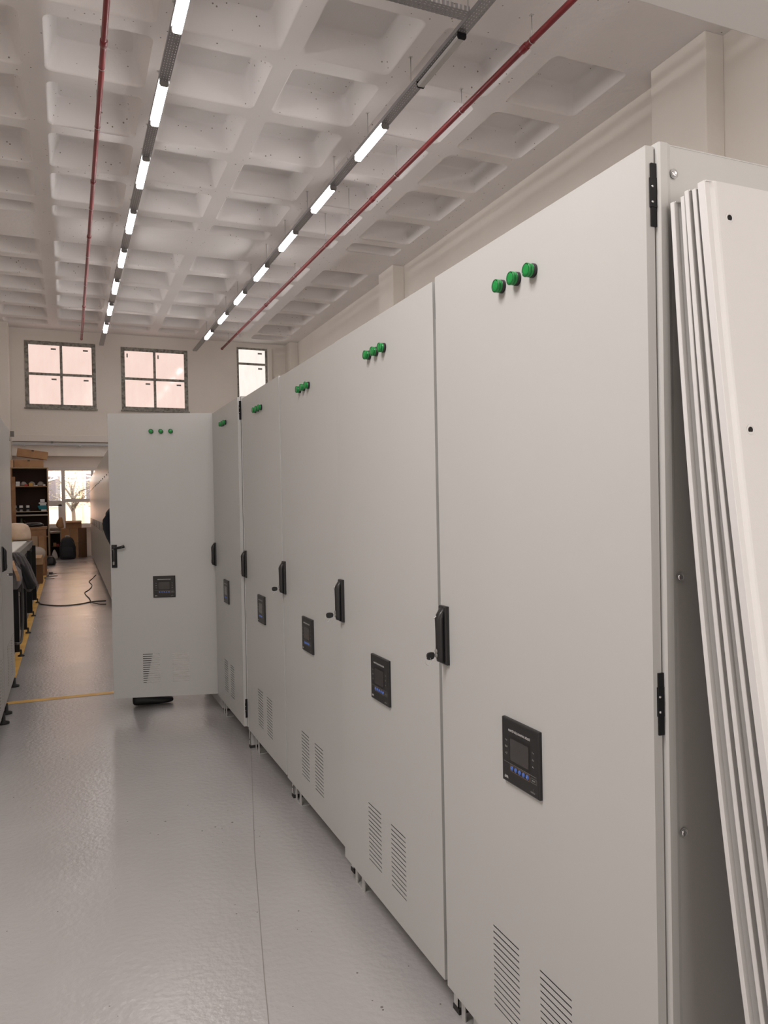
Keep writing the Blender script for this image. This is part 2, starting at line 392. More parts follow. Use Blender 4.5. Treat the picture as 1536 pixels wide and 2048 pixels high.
# wall columns, side beams, lowered cross beam
tn = [0]
def trim(mb, mat='wall_paint', bevel=.012):
    tn[0] += 1; return structure(mb.build('trim_%d' % tn[0], mat, None, bevel))
trim(MB().box(6.915, XR, 6.54, 7.42, 0, CZ))            # column by the near bay
trim(MB().box(6.915, XR, 15.55, 16.38, 0, CZ))          # column in the middle
trim(MB().box(6.915, XR, 24.05, YB, 0, CZ))             # corner column
mk('white_plaster', (.88, .87, .86), .8)
trim(MB().box(2.45, XR, YF, 3.83, 4.6, 4.85), 'white_plaster')       # underside of the gallery over the near bay
trim(MB().box(XL, -1.43, 23.9, YB, 0, CZ))              # corner column by the shelves
trim(MB().box(-1.43, 6.915, 24.3, YB, 2.98, 3.61))      # beam over the lower window
trim(MB().box(6.3, 6.42, 24.48, YB, 3.3, 6.62), 'wall_paint', .005)
# floor joint
structure(MB().add([(.428, 1.75, .0006), (.4305, 1.75, .0006), (.5045, 2.149, .0006), (.502, 2.149, .0006), (.6695, 2.98, .0006), (.667, 2.98, .0006), (.903, 4.05, .0006), (.9005, 4.05, .0006), (1.085, 4.93, .0006), (1.0825, 4.93, .0006)], [(0, 1, 2, 3), (3, 2, 4, 5), (5, 4, 6, 7), (7, 6, 8, 9)]).build('trim_10', 'seam'))

# ------------------------------------------------------------------ windows
def upper_window(n, Wd, panes_x, panes_z, pane, fw=.11, mw=.075, stickers=()):
    x0, x1, z0, z1 = Wd
    e = structure(empty('window_%d' % n, ((x0 + x1) / 2, YB + .02, z0)))
    ox, oy, oz = (x0 + x1) / 2, YB + .02, z0
    f = MB(); X0, X1, Z0, Z1 = x0 - ox, x1 - ox, 0, z1 - z0
    f.box(X0, X0 + fw, -.04, .05, Z0, Z1); f.box(X1 - fw, X1, -.04, .05, Z0, Z1)
    f.box(X0 + fw, X1 - fw, -.04, .05, Z0, Z0 + fw); f.box(X0 + fw, X1 - fw, -.04, .05, Z1 - fw, Z1)
    for px in panes_x: f.box(px - ox - mw / 2, px - ox + mw / 2, -.03, .045, Z0 + fw, Z1 - fw)
    for pz in panes_z: f.box(X0 + fw, X1 - fw, -.028, .04, pz - oz - mw / 2, pz - oz + mw / 2)
    f.build('window_frame', 'window_frame_metal', e, .006)
    xs = [x0 + fw] + list(panes_x) + [x1 - fw]; zs = [z0 + fw] + list(panes_z) + [z1 - fw]
    for i in range(len(xs) - 1):
        for j in range(len(zs) - 1):
            a, b_ = xs[i] - ox + (mw / 2 if i else 0), xs[i + 1] - ox - (mw / 2 if i < len(xs) - 2 else 0)
            c, d = zs[j] - oz + (mw / 2 if j else 0), zs[j + 1] - oz - (mw / 2 if j < len(zs) - 2 else 0)
            g = MB().box(a, b_, .01, .018, c, d).build('window_pane', pane, e)
            st = MB(); q = (n == 2 and i >= 0 and j == 1)
            if q: st.box(a + .06, a + .10, .006, .0095, d - .2, d - .08)
            else: st.box(b_ - .24, b_ - .1, .006, .0095, d - .13, d - .08)
            st.build('sticker', 'ink_grey', g)
    if n < 3: MB().box(X0 - .03, X1 + .03, -.1, -.02, -.04, .0).build('window_sill', 'window_frame_metal', e, .004)
    return e
upper_window(1, W1, [-.045], [5.45], 'pink_pane')
upper_window(2, W2, [2.66], [5.43], 'pink_pane')
upper_window(3, W3, [], [6.09], 'white_pane', .06, .07)
# lower white window with real glass
e = structure(empty('window_4', (.15, YB + .02, W4[2])))
f = MB(); X0, X1, H4 = W4[0] - .15, W4[1] - .15, W4[3] - W4[2]
def wb(a, b_, c, d, y0=-.03, y1=.06): f.box(a - .15, b_ - .15, y0, y1, c - W4[2], d - W4[2])
wb(W4[0], W4[1], 2.56, 2.66); wb(W4[0], W4[1], W4[2], .96); wb(W4[0], W4[0] + .07, .96, 2.56); wb(W4[1] - .07, W4[1], .96, 2.56)
wb(-.12, -.015, .96, 2.56); wb(-1.18, -.12, 1.55, 1.66); wb(-.015, 1.48, 1.61, 1.71); wb(.72, .80, .96, 2.56)
f.build('window_frame', 'white_pvc', e, .006)
f = MB(); wb(-.22, -.12, .96, 1.55, -.045, .03); wb(-1.18, -.12, 1.49, 1.55, -.045, .03); wb(-.2, -.12, .96, 1.0, -.045, .03); f.build('sash', 'white_pvc', e, .004)
MB().box(W4[0] + .07 - .15, W4[1] - .07 - .15, .012, .02, .08, H4 - .1).build('window_pane', 'window_glass', e)
MB().box(W4[0] - .2, W4[1] - .1, -.22, -.02, -.05, 0).build('window_sill', 'white_pvc', e, .006)

# ------------------------------------------------------------------ outside the lower window
structure(MB().box(-14, 16, YB + .3, 45, -.2, -.1).build('ground', 'asphalt'))
bld = empty('apartment_building', (1.5, 33, -.1), 0, 'pink apartment building seen outside through the lower white window', 'building')
MB().box(-9, 9, 0, 4, 0, 9).build('wall', 'facade_pink', bld)
for a, b_ in ((-1.55, -.9), (-.2, .1), (.75, 1.1)): MB().box(a, b_, -.06, 0, 0, 7).build('pilaster', 'facade_cream', bld)
MB().box(-5, -3.0, -.05, 0, 0, 3.2).build('orange_band', 'facade_orange', bld)
for (a, b_, c, d) in ((-2.3, -1.65, 1.6, 2.9), (-.8, -.3, 1.8, 3.0), (-.05, .6, 1.75, 3.1), (-3.6, -2.7, 1.5, 2.9)):
    wn = MB().box(a, b_, -.05, .02, c, d).build('window', 'white_pvc', bld)
    MB().box(a + .06, b_ - .06, -.06, -.045, c + .06, d - .06).build('pane', 'car_glass', wn)
def tree(x, y, h, r, lab, n=420, seed=1):
    rnd = random.Random(seed)
    t = empty('tree', (x, y, -.1), 0, lab, 'tree', None)
    tb = MB(); tips = []
    tb.tube([(0, 0, 0), (.05, 0, h * .2), (0, .03, h * .7)], [.1, .08, .05], 8)
    for i in range(13):
        a = rnd.uniform(0, 2 * PI); z0 = h * rnd.uniform(.42, .66); l = r * rnd.uniform(.6, 1.1)
        p = [(0, 0, z0), (l * .4 * math.cos(a), l * .4 * math.sin(a), z0 + l * .45), (l * math.cos(a), l * math.sin(a), z0 + l * rnd.uniform(.6, 1.1))]
        tb.tube(p, [.05, .03, .01], 6); tips.append(p)
    tb.build('trunk', 'bark', t)
    lb = MB()
    for i in range(n):
        p = rnd.choice(tips); k = rnd.uniform(.4, 1); q = Vector(p[1]).lerp(Vector(p[2]), k) + Vector([rnd.gauss(0, .16) for _ in range(3)])
        M = Matrix.Translation(q) @ Matrix.Rotation(rnd.uniform(0, 6), 4, 'Z') @ Matrix.Rotation(rnd.uniform(-1, 1), 4, 'X')
        s_ = .05; lb.add([M @ Vector(v) for v in ((-s_, 0, 0), (0, -s_ * .5, .01), (s_, 0, 0), (0, s_ * .5, .01))], [(0, 1, 2, 3)])
    lb.build('foliage', 'leaves', t)
tree(-1.3, 30.2, 3.6, 1.0, 'thin tree with bare curving branches outside the left panes of the lower window', 300, 3)
tree(.22, 30.5, 3.2, .7, 'narrow olive tree in front of the pink building outside the middle of the lower window', 500, 5)
car = empty('parked_car', (-1.6, 27.2, -.1), 0, 'white car parked outside behind the lower window', 'car')
cb = MB(); sec = []
for x, z0, z1 in ((-1.9, .35, .75), (-1.5, .3, .95), (-.9, .28, 1.0), (-.4, .28, 1.42), (.5, .28, 1.45), (1.0, .28, 1.0), (1.6, .3, .85), (1.95, .35, .7)):
    sec.append([(x, -.8, z0), (x, .8, z0), (x, .74, z1), (x, -.74, z1)])
cb.rings(sec, 0, True, False); cb.build('body', 'car_white', car, .06, 3)
MB().box(-.55, .75, -.79, -.70, 1.0, 1.36).build('side_window', 'car_glass', car, .02)
for x in (-1.25, 1.25): MB().lathe([(.0, 0), (.3, 0), (.33, .04), (.33, .16), (.3, .2), (0, .2)], 24, 0, Matrix.Translation((x, -.84, .32)) @ Matrix.Rotation(-PI / 2, 4, 'X')).build('wheel', 'rubber', car)
# glowing hexagons stand in for lamp reflections in the glass; bar and wires added
trim(MB().box(-1.6, 1.8, 25.47, 25.53, 3.54, 3.60).box(-1.55, -1.5, YB + .3, 25.47, 3.54, 3.6).box(1.7, 1.75, YB + .3, 25.47, 3.54, 3.6), 'galvanised', .003)
for k, (cx, lab) in enumerate(((-.72, 'hexagonal white reflection in the glass, built as glowing tubes, next to the shelf unit'), (.36, 'hexagonal white reflection in the glass, built as glowing tubes, beside the tall cabinets'))):
    t = empty('hexagonal_reflection', (cx, 25.5, 2.38), 0, lab, 'lamp', 'hexagonal reflections built outside the window')
    R_ = .49; P = [(R_ * math.cos(i * PI / 3), R_ * .8 * math.sin(i * PI / 3), .10 * math.sin(i * PI / 3)) for i in range(7)]
    lm = MB(); [lm.tube([P[i], P[i + 1]], .017, 8) for i in range(6)]; lm.build('reflection_tube', 'reflection_glow', t)
    hm = MB(); [hm.tube([(P[i][0], P[i][1], P[i][2]), (0, 0, 1.18)], .003, 5) for i in (0, 2, 4)]; hm.build('added_wire', 'steel', t)

# ================================================================== cabinets
def slots_grid(W, H, holes):
    xs = sorted({0., W, *[h[0] for h in holes], *[h[1] for h in holes]}); zs = sorted({0., H, *[h[2] for h in holes], *[h[3] for h in holes]})
    return xs, zs
def door_mesh(W, H, T=.018, slots=True, name='door', parent=None, mat='cabinet_paint'):
    holes = []
    if slots:
        for a, b_ in ((W / 2 - .15, W / 2 - .04), (W / 2 + .04, W / 2 + .15)):
            for k in range(14): z = .286 - k * .0145; holes.append((a, b_, z - .0022, z + .0022))
    xs, zs = slots_grid(W, H, holes)
    bm = bmesh.new(); vd = {}
    hs = {(round(h[0], 5), round(h[2], 5)) for h in holes}
    def V(x, z):
        k = (round(x, 5), round(z, 5))
        if k not in vd: vd[k] = bm.verts.new((x, 0, z))
        return vd[k]
    for i in range(len(xs) - 1):
        for j in range(len(zs) - 1):
            if (round(xs[i], 5), round(zs[j], 5)) in hs: continue
            bm.faces.new((V(xs[i], zs[j]), V(xs[i + 1], zs[j]), V(xs[i + 1], zs[j + 1]), V(xs[i], zs[j + 1])))
    # skin thickness
    r = bmesh.ops.extrude_face_region(bm, geom=bm.faces[:])
    bmesh.ops.translate(bm, verts=[q for q in r['geom'] if isinstance(q, bmesh.types.BMVert)], vec=(0, .0016, 0))
    # folded returns
    t = .0016
    def bx(x0, x1, y0, y1, z0, z1):
        vs = [bm.verts.new(p) for p in ((x0, y0, z0), (x1, y0, z0), (x1, y1, z0), (x0, y1, z0), (x0, y0, z1), (x1, y0, z1), (x1, y1, z1), (x0, y1, z1))]
        for q in ((0, 3, 2, 1), (4, 5, 6, 7), (0, 1, 5, 4), (1, 2, 6, 5), (2, 3, 7, 6), (3, 0, 4, 7)): bm.faces.new([vs[i] for i in q])
    bx(0, t, t, T, 0, H); bx(W - t, W, t, T, 0, H); bx(t, W - t, t, T, 0, t); bx(t, W - t, t, T, H - t, H)
    bx(t, .02, T - t, T, 0, H); bx(W - .02, W - t, T - t, T, 0, H)
    bmesh.ops.recalc_face_normals(bm, faces=bm.faces)
    me = bpy.data.meshes.new(name); bm.to_mesh(me); bm.free(); me.materials.append(M_[mat])
    o = bpy.data.objects.new(name, me); COL.objects.link(o); o.parent = parent
    return o
FR = Matrix(((1, 0, 0, 0), (0, 0, -1, 0), (0, 1, 0, 0), (0, 0, 0, 1)))   # text plane (x right, y up) -> door front (x, z)
def make_relay(parent, cx, cz, detailed=True):
    s_ = .144; b = MB(); h = s_ / 2; x0, z0 = cx - h, cz - h
    # raised bezel with rounded front edge
    rings = []
    for ins, y in ((0, .0), (0, -.006), (.0012, -.0085), (.0035, -.0095)):
        rings.append([(x0 + ins, y, z0 + ins), (x0 + s_ - ins, y, z0 + ins), (x0 + s_ - ins, y, z0 + s_ - ins), (x0 + ins, y, z0 + s_ - ins)])
    b.rings(rings, 0, True, False)
    yf = -.0095
    def P(u, v, y=yf): return (x0 + u * s_, y, z0 + v * s_)
    def rect(u0, u1, v0, v1, y, mi): b.add([P(u0, v0, y), P(u1, v0, y), P(u1, v1, y), P(u0, v1, y)], [(0, 1, 2, 3)], mi)
    def rrect(u0, u1, v0, v1, r, y, mi):
        pts = []
        for cu, cv, a0 in ((u1 - r, v1 - r, 0), (u0 + r, v1 - r, 90), (u0 + r, v0 + r, 180), (u1 - r, v0 + r, 270)):
            for t in range(0, 91, 18): pts.append(P(cu + r * math.cos(math.radians(a0 + t)), cv + r * math.sin(math.radians(a0 + t)), y))
        b.add(pts, [tuple(range(len(pts)))], mi)
    rrect(.21, .79, .33, .76, .05, yf - .0003, 3)
    rrect(.25, .75, .375, .72, .03, yf - .0006, 4)
    # thin lines and button frame
    rect(.06, .94, .318, .322, yf - .0004, 2)
    for u0, u1, v0, v1 in ((.235, .765, .205, .21), (.235, .765, .298, .303), (.235, .24, .205, .303), (.76, .765, .205, .303)): rect(u0, u1, v0, v1, yf - .0004, 6)
    for u0, u1, v0, v1 in ((.80, .95, .215, .219), (.80, .95, .281, .285), (.80, .804, .215, .285), (.946, .95, .215, .285)): rect(u0, u1, v0, v1, yf - .0004, 2)
    for k in range(5):
        u = .29 + k * .105; b.lathe([(.0052, 0), (.0052, .0012), (.0042, .0018), (.0, .0019)], 16, 5, Matrix.Translation(P(u, .255, yf)) @ Matrix.Rotation(PI / 2, 4, 'X'), True, False)
    def T(txt, u, v, size, mi, xs=1., bold=0., al='CENTER'):
        vs, fs = text_mesh(txt, size, Matrix.Translation(P(u, v, yf - .0005)) @ FR, al, bold, xs); b.add(vs, fs, mi)
    T('REAKTİF GÜÇ KONTROL RÖLESİ', .5, .835, .0066, 1, .86, .00012)
    for v, a, c in ((.665, '1 o', '1 s'), (.56, '% 8', '2 s'), (.455, '+ Σ', '4 s')):
        T(a, .135, v, .0058, 1); T(c, .865, v, .0058, 1)
    for k, tx in enumerate(('<', 'v', '>', '^', 'O')): 
        vs, fs = text_mesh(tx, .0045, Matrix.Translation(P(.29 + k * .105, .255, yf - .0022)) @ FR); b.add(vs, fs, 1)
    T('RG-12T', .875, .25, .0042, 1, .85)
    T('ΔKR', .13, .085, .0082, 1, .95, .00015); T("' ,", .1, .125, .006, 2)
    T('netluv', .85, .075, .0072, 2, .95); T('^', .86, .112, .005, 2)
    return b.build('control_relay', ['black_plastic', 'ink_white', 'ink_grey', 'screen_recess', 'screen_glass', 'button_blue', 'ink_orange'], parent)
def make_pilot(parent, x, z):
    b = MB(); M = Matrix.Translation((x, 0, z)) @ Matrix.Rotation(PI / 2, 4, 'X')
    b.lathe([(.0148, 0), (.0148, .006), (.0142, .008)], 24, 0, M)
    b.lathe([(.0136, .0070), (.0142, .009), (.0142, .0122), (.0124, .0132), (.0120, .0138)], 24, 1, M)
    b.lathe([(.0120, .0138), (.0142, .0146), (.0146, .0158), (.0146, .0192), (.0140, .0202)], 24, 1, M)
    b.lathe([(.0140, .0202), (.0122, .0205), (.0120, .0194)], 24, 2, M, True, False)
    b.lathe([(.0120, .0194), (.0100, .0200), (.006, .0204), (.001, .0205)], 24, 1, M, True, False)
    return b.build('indicator_lamp', ['black_plastic', 'green_lens', 'green_rim'], parent)
def make_handle(parent, x0, x1, z0, z1):
    b = MB(); H = z1 - z0; xm = (x0 + x1) / 2
    # escutcheon plate
    b.rings([[(x0, 0, z0), (x1, 0, z0), (x1, 0, z1), (x0, 0, z1)], [(x0, -.008, z0), (x1, -.008, z0), (x1, -.008, z1), (x0, -.008, z1)],
             [(x0 + .003, -.011, z0 + .003), (x1 - .003, -.011, z0 + .003), (x1 - .003, -.011, z1 - .003), (x0 + .003, -.011, z1 - .003)]], 0, True, False)
    # swing lever, tapering towards the top
    rings = []
    for t, d, wv in ((.02, .010, .011), (.06, .026, .0125), (.15, .029, .0125), (.55, .029, .0125), (.78, .030, .013), (.86, .026, .013), (.97, .013, .012)):
        z = z0 + H * t; ring = []
        for a in range(0, 181, 30): ring.append((xm + .0 + wv * math.cos(math.radians(a)), -.009 - (d - .009) * (math.sin(math.radians(a)) ** .5), z))
        rings.append(ring)
    b.rings(rings, 0, True, True)
    for zz in (.80, .83): b.lathe([(.0022, 0), (.0022, .0012), (.0008, .0016)], 10, 1, Matrix.Translation((xm - .006 + (zz - .8) * .25, -.029, z0 + H * zz)) @ Matrix.Rotation(PI / 2, 4, 'X'))
    b.lathe([(.0068, 0), (.0068, .002), (.0055, .0026), (.0, .0026)], 18, 2, Matrix.Translation((xm, -.0285, z0 + H * .17)) @ Matrix.Rotation(PI / 2, 4, 'X'))
    b.lathe([(.0068, 0), (.0068, .002), (.0055, .0026), (.0, .0026)], 18, 2, Matrix.Translation((xm, -.0285, z0 + H * .235)) @ Matrix.Rotation(PI / 2, 4, 'X'))
    return b.build('door_handle', ['black_plastic', 'screw_chrome', 'frame_grey'], parent)
def make_key(parent, xm, z, droop=0.0, ring=True, yaw=0.):
    b = MB(); M = Matrix.Translation((xm, -.0305, z)) @ Matrix.Rotation(yaw, 4, 'Z') @ Matrix.Rotation(droop, 4, 'Y')
    b.box(-.0009, .0009, -.008, 0, -.003, .003, 1, M)
    pr = []
    for (y, hz) in ((-.007, .004), (-.010, .008), (-.020, .010), (-.029, .009), (-.033, .005)):
        pr.append([M @ Vector(p) for p in ((-.0022, y, -hz), (.0022, y, -hz), (.0022, y, hz), (-.0022, y, hz))])
    b.rings(pr, 0, True, False)
    if ring:
        c = M @ Vector((0, -.029, -.012)); b.tube([c + Vector((0, .0085 * math.cos(a), .0105 * math.sin(a))) for a in np.linspace(0, 2 * PI, 22)], .0006, 5, 1)
    return b.build('key', ['black_plastic', 'steel'], parent)
def make_hinge(parent, x, z, y=.0):
    """door-side black hinge leaf seen in the gap at the edge x, height .104"""
    b = MB(); H = .106
    b.box(x - .001, x + .0035, y + .009, y + .0215, z, z + H); b.box(x - .001, x + .0042, y + .0075, y + .0215, z + .032, z + .082)
    for q in (.040, .066): b.lathe([(.0022, 0), (.002, .0018), (.0, .0022)], 10, 1, Matrix.Translation((x + .004, y + .010, z + q)) @ Matrix.Rotation(PI / 2, 4, 'Y'))
    return b.build('hinge', ['black_metal', 'steel'], parent)
def make_feet(parent, W, D, zb):
    for x, kind in ((W - .035, 'pad'), (.075, 'u')):
        for y in (.035, D - .07):
            b = MB()
            if kind == 'pad':
                b.box(x - .004, x + .022, y, y + .003, .014, zb); b.box(x + .019, x + .022, y, y + .05, .014, zb); b.box(x - .004, x + .03, y - .003, y + .05, 0, .014, 1)
                b.lathe([(.003, 0), (.003, .002)], 8, 1, Matrix.Translation((x + .006, y, .045)) @ Matrix.Rotation(PI / 2, 4, 'X'))
            else:
                b.box(x, x + .026, y, y + .003, .002, zb); b.box(x - .065, x - .045, y, y + .003, .002, zb); b.box(x - .065, x + .026, y, y + .05, 0, .0025)
            b.build('foot', ['cabinet_paint', 'rubber'], parent)
def make_body(parent, W, D, zb, zt, mat='cabinet_paint', open_front=True):
    t = .0018; b = MB(); y0 = .0205
    # side walls with a folded front post
    for sx in (0, 1):
        def X(v): return v if sx == 0 else W - v
        pts = [(X(.028), y0 + .002), (X(.028), y0), (X(.003), y0), (X(.0), y0 + .003), (X(.0), y0 + .018), (X(.0045), y0 + .028), (X(.0045), D), (X(.0063), D), (X(.0063), y0 + .03), (X(.002), y0 + .02), (X(.002), y0 + .004), (X(.004), y0 + .002)]
        n = len(pts); b.add([(p[0], p[1], zb) for p in pts] + [(p[0], p[1], zt) for p in pts], [(i, (i + 1) % n, n + (i + 1) % n, n + i) for i in range(n)] + [])
    b.box(.0063, W - .0063, D - t, D, zb, zt); b.box(.004, W - .004, y0 + .022, D - t, zt - t, zt + .0004); b.box(.004, W - .004, y0 + .003, y0 + .022, zt - t, zt); b.box(.028, W - .028, y0, D - t, zb, zb + t)
    b.box(.028, W - .028, y0, y0 + t, zt - .03, zt - t); b.box(.028, W - .028, y0, y0 + t, zb + t, zb + .03)
    return b.build('cabinet_body', mat, parent)
CAB_D = .62
def make_cabinet(W, X, Yfar, zb, zt, label, key=True, open_rot=None, relay=True, pitch=.812):
    Wc = pitch - .004
    e = empty('electrical_cabinet', (X, Yfar, 0), -PI / 2, label, 'cabinet', 'row of grey electrical cabinets')
    e.location = (X, Yfar, 0)
    # door spans local x 0..W, body spans slightly more
    off = (Wc - W) / 2
    bd = make_body(e, Wc, CAB_D, zb - .004, zt + .006); bd.location = (-off, 0, 0)
    hx = W
    d = door_mesh(W, zt - zb, parent=e); d.location = (0, 0, zb)
    rel = lambda z: z - .095
    for i in (-1, 0, 1): make_pilot(d, W / 2 + i * .0605 + (.0), 1.771)
    make_relay(d, W / 2 - .01, .7305)
    make_handle(d, .006, .046, .866, 1.019)
    if key: make_key(d, .026, .893, 0, True, key if isinstance(key, float) else 0.)
    for z in (.050, .887, 1.750):
        h = make_hinge(d, W, z)
    make_feet(e, Wc, CAB_D, zb - .004)
    cp = MB()  # dark blocks added inside so the vent slots read dark
    for q in range(5): cp.box(.05, Wc - .07, .09, .52, .13 + q * .34, .43 + q * .34)
    cp.build('slot_dark_backing', 'black_plastic', e)
    return e, d
DOORS = [(.9105, .992, .7824, .0947, 1.980), (.9139, 1.797, .7856, .0944, 1.976), (.9307, 2.6287, .790, .1067, 1.9855),
         (.9277, 3.426, .7958, .1165, 1.993), (.9074, 4.2466, .796, .128, 2.0056)]
LB = ['grey electrical cabinet standing beside the leaning side panels', 'grey electrical cabinet, second one from the leaning panels',
      'grey electrical cabinet, third one from the leaning panels', 'grey electrical cabinet, fourth one from the leaning panels, without key in its handle',
      'closed grey electrical cabinet directly next to the one with the open door']
for i, (X, Y0, W, zb, zt) in enumerate(DOORS):
    pitch = .812 if i < 4 else .815
    e, d = make_cabinet(W, X, Y0 + W, zb, zt, LB[i], key=[.35, True, True, False, False][i], pitch=[.806, .812, .802, .806, .81][i])
    if i == 0:
        sc = MB()   # screws in the exposed side
        for zz in (1.937, 1.249, .809, .38):
            M = Matrix.Translation((W + (.806 - W) / 2 + .001 - .0045, .055, zz)) @ Matrix.Rotation(PI / 2, 4, 'Y')
            s1 = MB(); s1.lathe([(.0085, 0), (.0075, -.0015), (.0055, -.0015)], 18, 0, M, True, False); s1.lathe([(.0052, -.001), (.0048, .0015), (.003, .0024), (.0015, .0010), (0, .0008)], 18, 1, M, True, False)
            s1.build('screw', ['cabinet_paint', 'screw_chrome'], e)
# cabinet with the open door
Xr, Yr = .922, 5.09; Wd = .685; ang = math.atan2(-.19, .6585)
e = empty('electrical_cabinet', (.925, 5.09 + Wd, 0), -PI / 2, 'grey electrical cabinet whose door stands open across the aisle', 'cabinet', 'row of grey electrical cabinets')
bd = make_body(e, .70, CAB_D, .120, 2.02); bd.location = (-.008, 0.0, 0)
make_feet(e, .69, CAB_D, .12)
MB().box(.05, .64, .5, .51, .25, 1.9).build('mounting_plate', 'galvanised', e)
MB().box(.0, .68, .021, .045, .02, .12).build('plinth', 'cabinet_paint', e)
d = door_mesh(Wd, 1.892, parent=e)
Mi = Matrix.Translation((.925, 5.09 + Wd, 0)) @ Matrix.Rotation(-PI / 2, 4, 'Z')
left = Vector((Xr, Yr, 0)) - Wd * Vector((math.cos(ang), math.sin(ang), 0))
Mw = Matrix.Translation((left.x, left.y, .124)) @ Matrix.Rotation(ang, 4, 'Z')
d.matrix_local = Mi.inverted() @ Mw
for i in (-1, 0, 1): make_pilot(d, Wd / 2 + i * .0635, 1.771)
make_relay(d, Wd / 2, .735)
make_handle(d, .008, .042, .87, 1.022)
b = MB(); b.tube([(.028, -.03, 1.0), (.045, -.034, 1.0), (.075, -.04, 1.006), (.098, -.04, 1.012)], [.006, .008, .009, .010], 8); b.build('key_fob', 'black_plastic', d)
for z in (.050, .887, 1.735): make_hinge(d, Wd, z)

# leaning side panels: folded trays, slightly bowed
def lean_panel(y_top, y_mid, y_low, x0, z_top, label, holes=False, thick=.016, w=.60):
    # quadratic through (z=1.885,y_top),(1.30,y_mid),(.0,y_low)
    zs_ = np.array([1.885, 1.30, 0.0]); co = np.polyfit(zs_, [y_top, y_mid, y_low], 2)
    Z = np.linspace(0.004, z_top, 22); Yc = np.polyval(co, Z)
    b = MB(); rings = []
    prof = [(x0 + .0, thick), (x0, .0), (x0 + .001, -.0008), (x0 + .010, -.0012), (x0 + .018, -.0042), (x0 + .022, -.0048), (x0 + w, -.0048), (x0 + w, -.0028), (x0 + .023, -.0028), (x0 + .018, -.0022), (x0 + .010, .0008), (x0 + .002, .001), (x0 + .002, thick)]
    for z, y in zip(Z, Yc): rings.append([(px, y + py, z) for px, py in prof])
    b.rings(rings, 0, True, False)
    y = Yc[-1]; b.box(x0 + .002, x0 + w, y - .003, y + thick, z_top - .0018, z_top)
    e_ = empty('cabinet_side_panel', (x0, y_low, 0), 0, label, 'panel', 'side panels leaning on the end cabinet')
    mb = b.build('sheet', 'panel_paint', e_); mb.location = (-x0, -y_low, 0)
    if holes:
        h = MB()
        for zz in (1.835, 1.49, 1.10, .7):
            yy = np.polyval(co, zz) - .0050; M = Matrix.Translation((x0 + .044, yy, zz)) @ Matrix.Rotation(PI / 2, 4, 'X')
            hh = MB(); hh.lathe([(.0085, 0), (.0075, .0012), (.0050, -.0004)], 18, 0, M, True, False); hh.lathe([(.0050, 0.0002), (.0001, .0002)], 18, 1, M, True, False)
            ho = hh.build('screw_hole', ['panel_paint', 'black_gloss'], e_); ho.location = (-x0, -y_low, 0)
    return e_
# (top, mid, foot) distances towards the camera for each sheet
PN = [(.966, .925, .735, .945, 1.880, 'grey side panel leaning flat against the end cabinet, innermost of the stack'),
      (.950, .905, .712, .952, 1.885, 'leaning grey side panel, second outwards from the end cabinet'),
      (.939, .888, .690, .950, 1.890, 'leaning grey side panel in the middle of the stack of five'),
      (.926, .868, .664, .953, 1.888, 'leaning grey side panel directly behind the outermost one')]
for a in PN: lean_panel(*a, thick=.007)
lean_panel(.906, .845, .632, .951, 1.893, 'outermost leaning grey side panel with open screw holes along its edge', True, .013)

# ------------------------------------------------------------------ tall cabinets of the far row
def make_tall():
    e = empty('tall_cabinet', (.56, 23.5, 0), -PI / 2, 'x', 'cabinet', 'row of tall cabinets by the window')
    W = .775; b = MB(); b.box(0, W, .02, .62, .08, 2.25); b.box(.02, W - .02, .04, .6, 0, .08); b.build('cabinet_body', 'far_cabinet_paint', e, .004)
    d = MB().box(.004, W - .004, 0, .018, .085, 2.245).build('door', 'far_cabinet_paint', e, .003)
    MB().box(.02, .045, -.008, 0, .98, 1.14).build('door_handle', 'skirt_grey', d, .003)
    MB().lathe([(.012, 0), (.012, .008), (.0, .009)], 12, 0, Matrix.Translation((W / 2, 0, 1.9)) @ Matrix.Rotation(PI / 2, 4, 'X')).build('indicator_lamp', 'black_plastic', d)
    MB().lathe([(.008, 0), (.008, .02), (.018, .035), (.018, .05), (.006, .06), (0, .06)], 10, 0, Matrix.Translation((.06, .06, 2.25))).build('lifting_eye', 'roller_white', e)
    return e
tall = make_tall(); scan_kids()
nT = 16; rowdir = (.63 - .553) / (23.5 - 11.3)
for k in range(nT):
    y = 23.45 - k * .785; x = .645 - (23.45 - y) * rowdir
    lab = 'tall cabinet in the row by the window, %s from its window end' % ORD[k] if k else 'tall cabinet standing closest to the window wall'
    if k == 0: tall.location = (x, y, 0); tall['label'] = lab; tall.rotation_euler = (0, 0, -PI / 2 - rowdir * .6)
    else: copy_tree(tall, None, (x, y, 0), -PI / 2 - rowdir * .6, lab)

# ------------------------------------------------------------------ cabinets of the other row
def other_cab(Y0, W, label):
    e = empty('electrical_cabinet', (-.405, Y0, 0), PI / 2, label, 'cabinet', 'cabinets across the aisle')
    b = MB(); b.box(0, W, .02, .65, .06, 2.03); b.build('cabinet_body', 'cabinet_paint', e, .012, 3)
    d = MB().box(.004, W - .004, 0, .018, .065, 2.035).build('door', 'cabinet_paint', e, .01, 3)
    make_handle(d, .03, .075, .975, 1.145)
    make_key(d, .05, .955, .0, False)
    for a in ((.36, .66), (.74, 1.0)):
        MB().box(a[0], a[1], -.0015, .001, .14, .42).build('vent', 'vent_perforated', d)
    for x in (.12, W - .12):
        f = MB(); f.lathe([(.035, 0), (.035, .012), (.012, .02), (.010, .07)], 16, 0, Matrix.Translation((x, .0, 0))); f.box(x - .012, x + .012, 0, .08, .055, .075); f.build('levelling_foot', 'rubber', e)
    return e
other_cab(5.59, 1.09, 'grey cabinet with black handle across the aisle, next to the roller conveyor')
other_cab(4.48, 1.09, 'grey cabinet cut by the photo edge, across the aisle before the handled one')

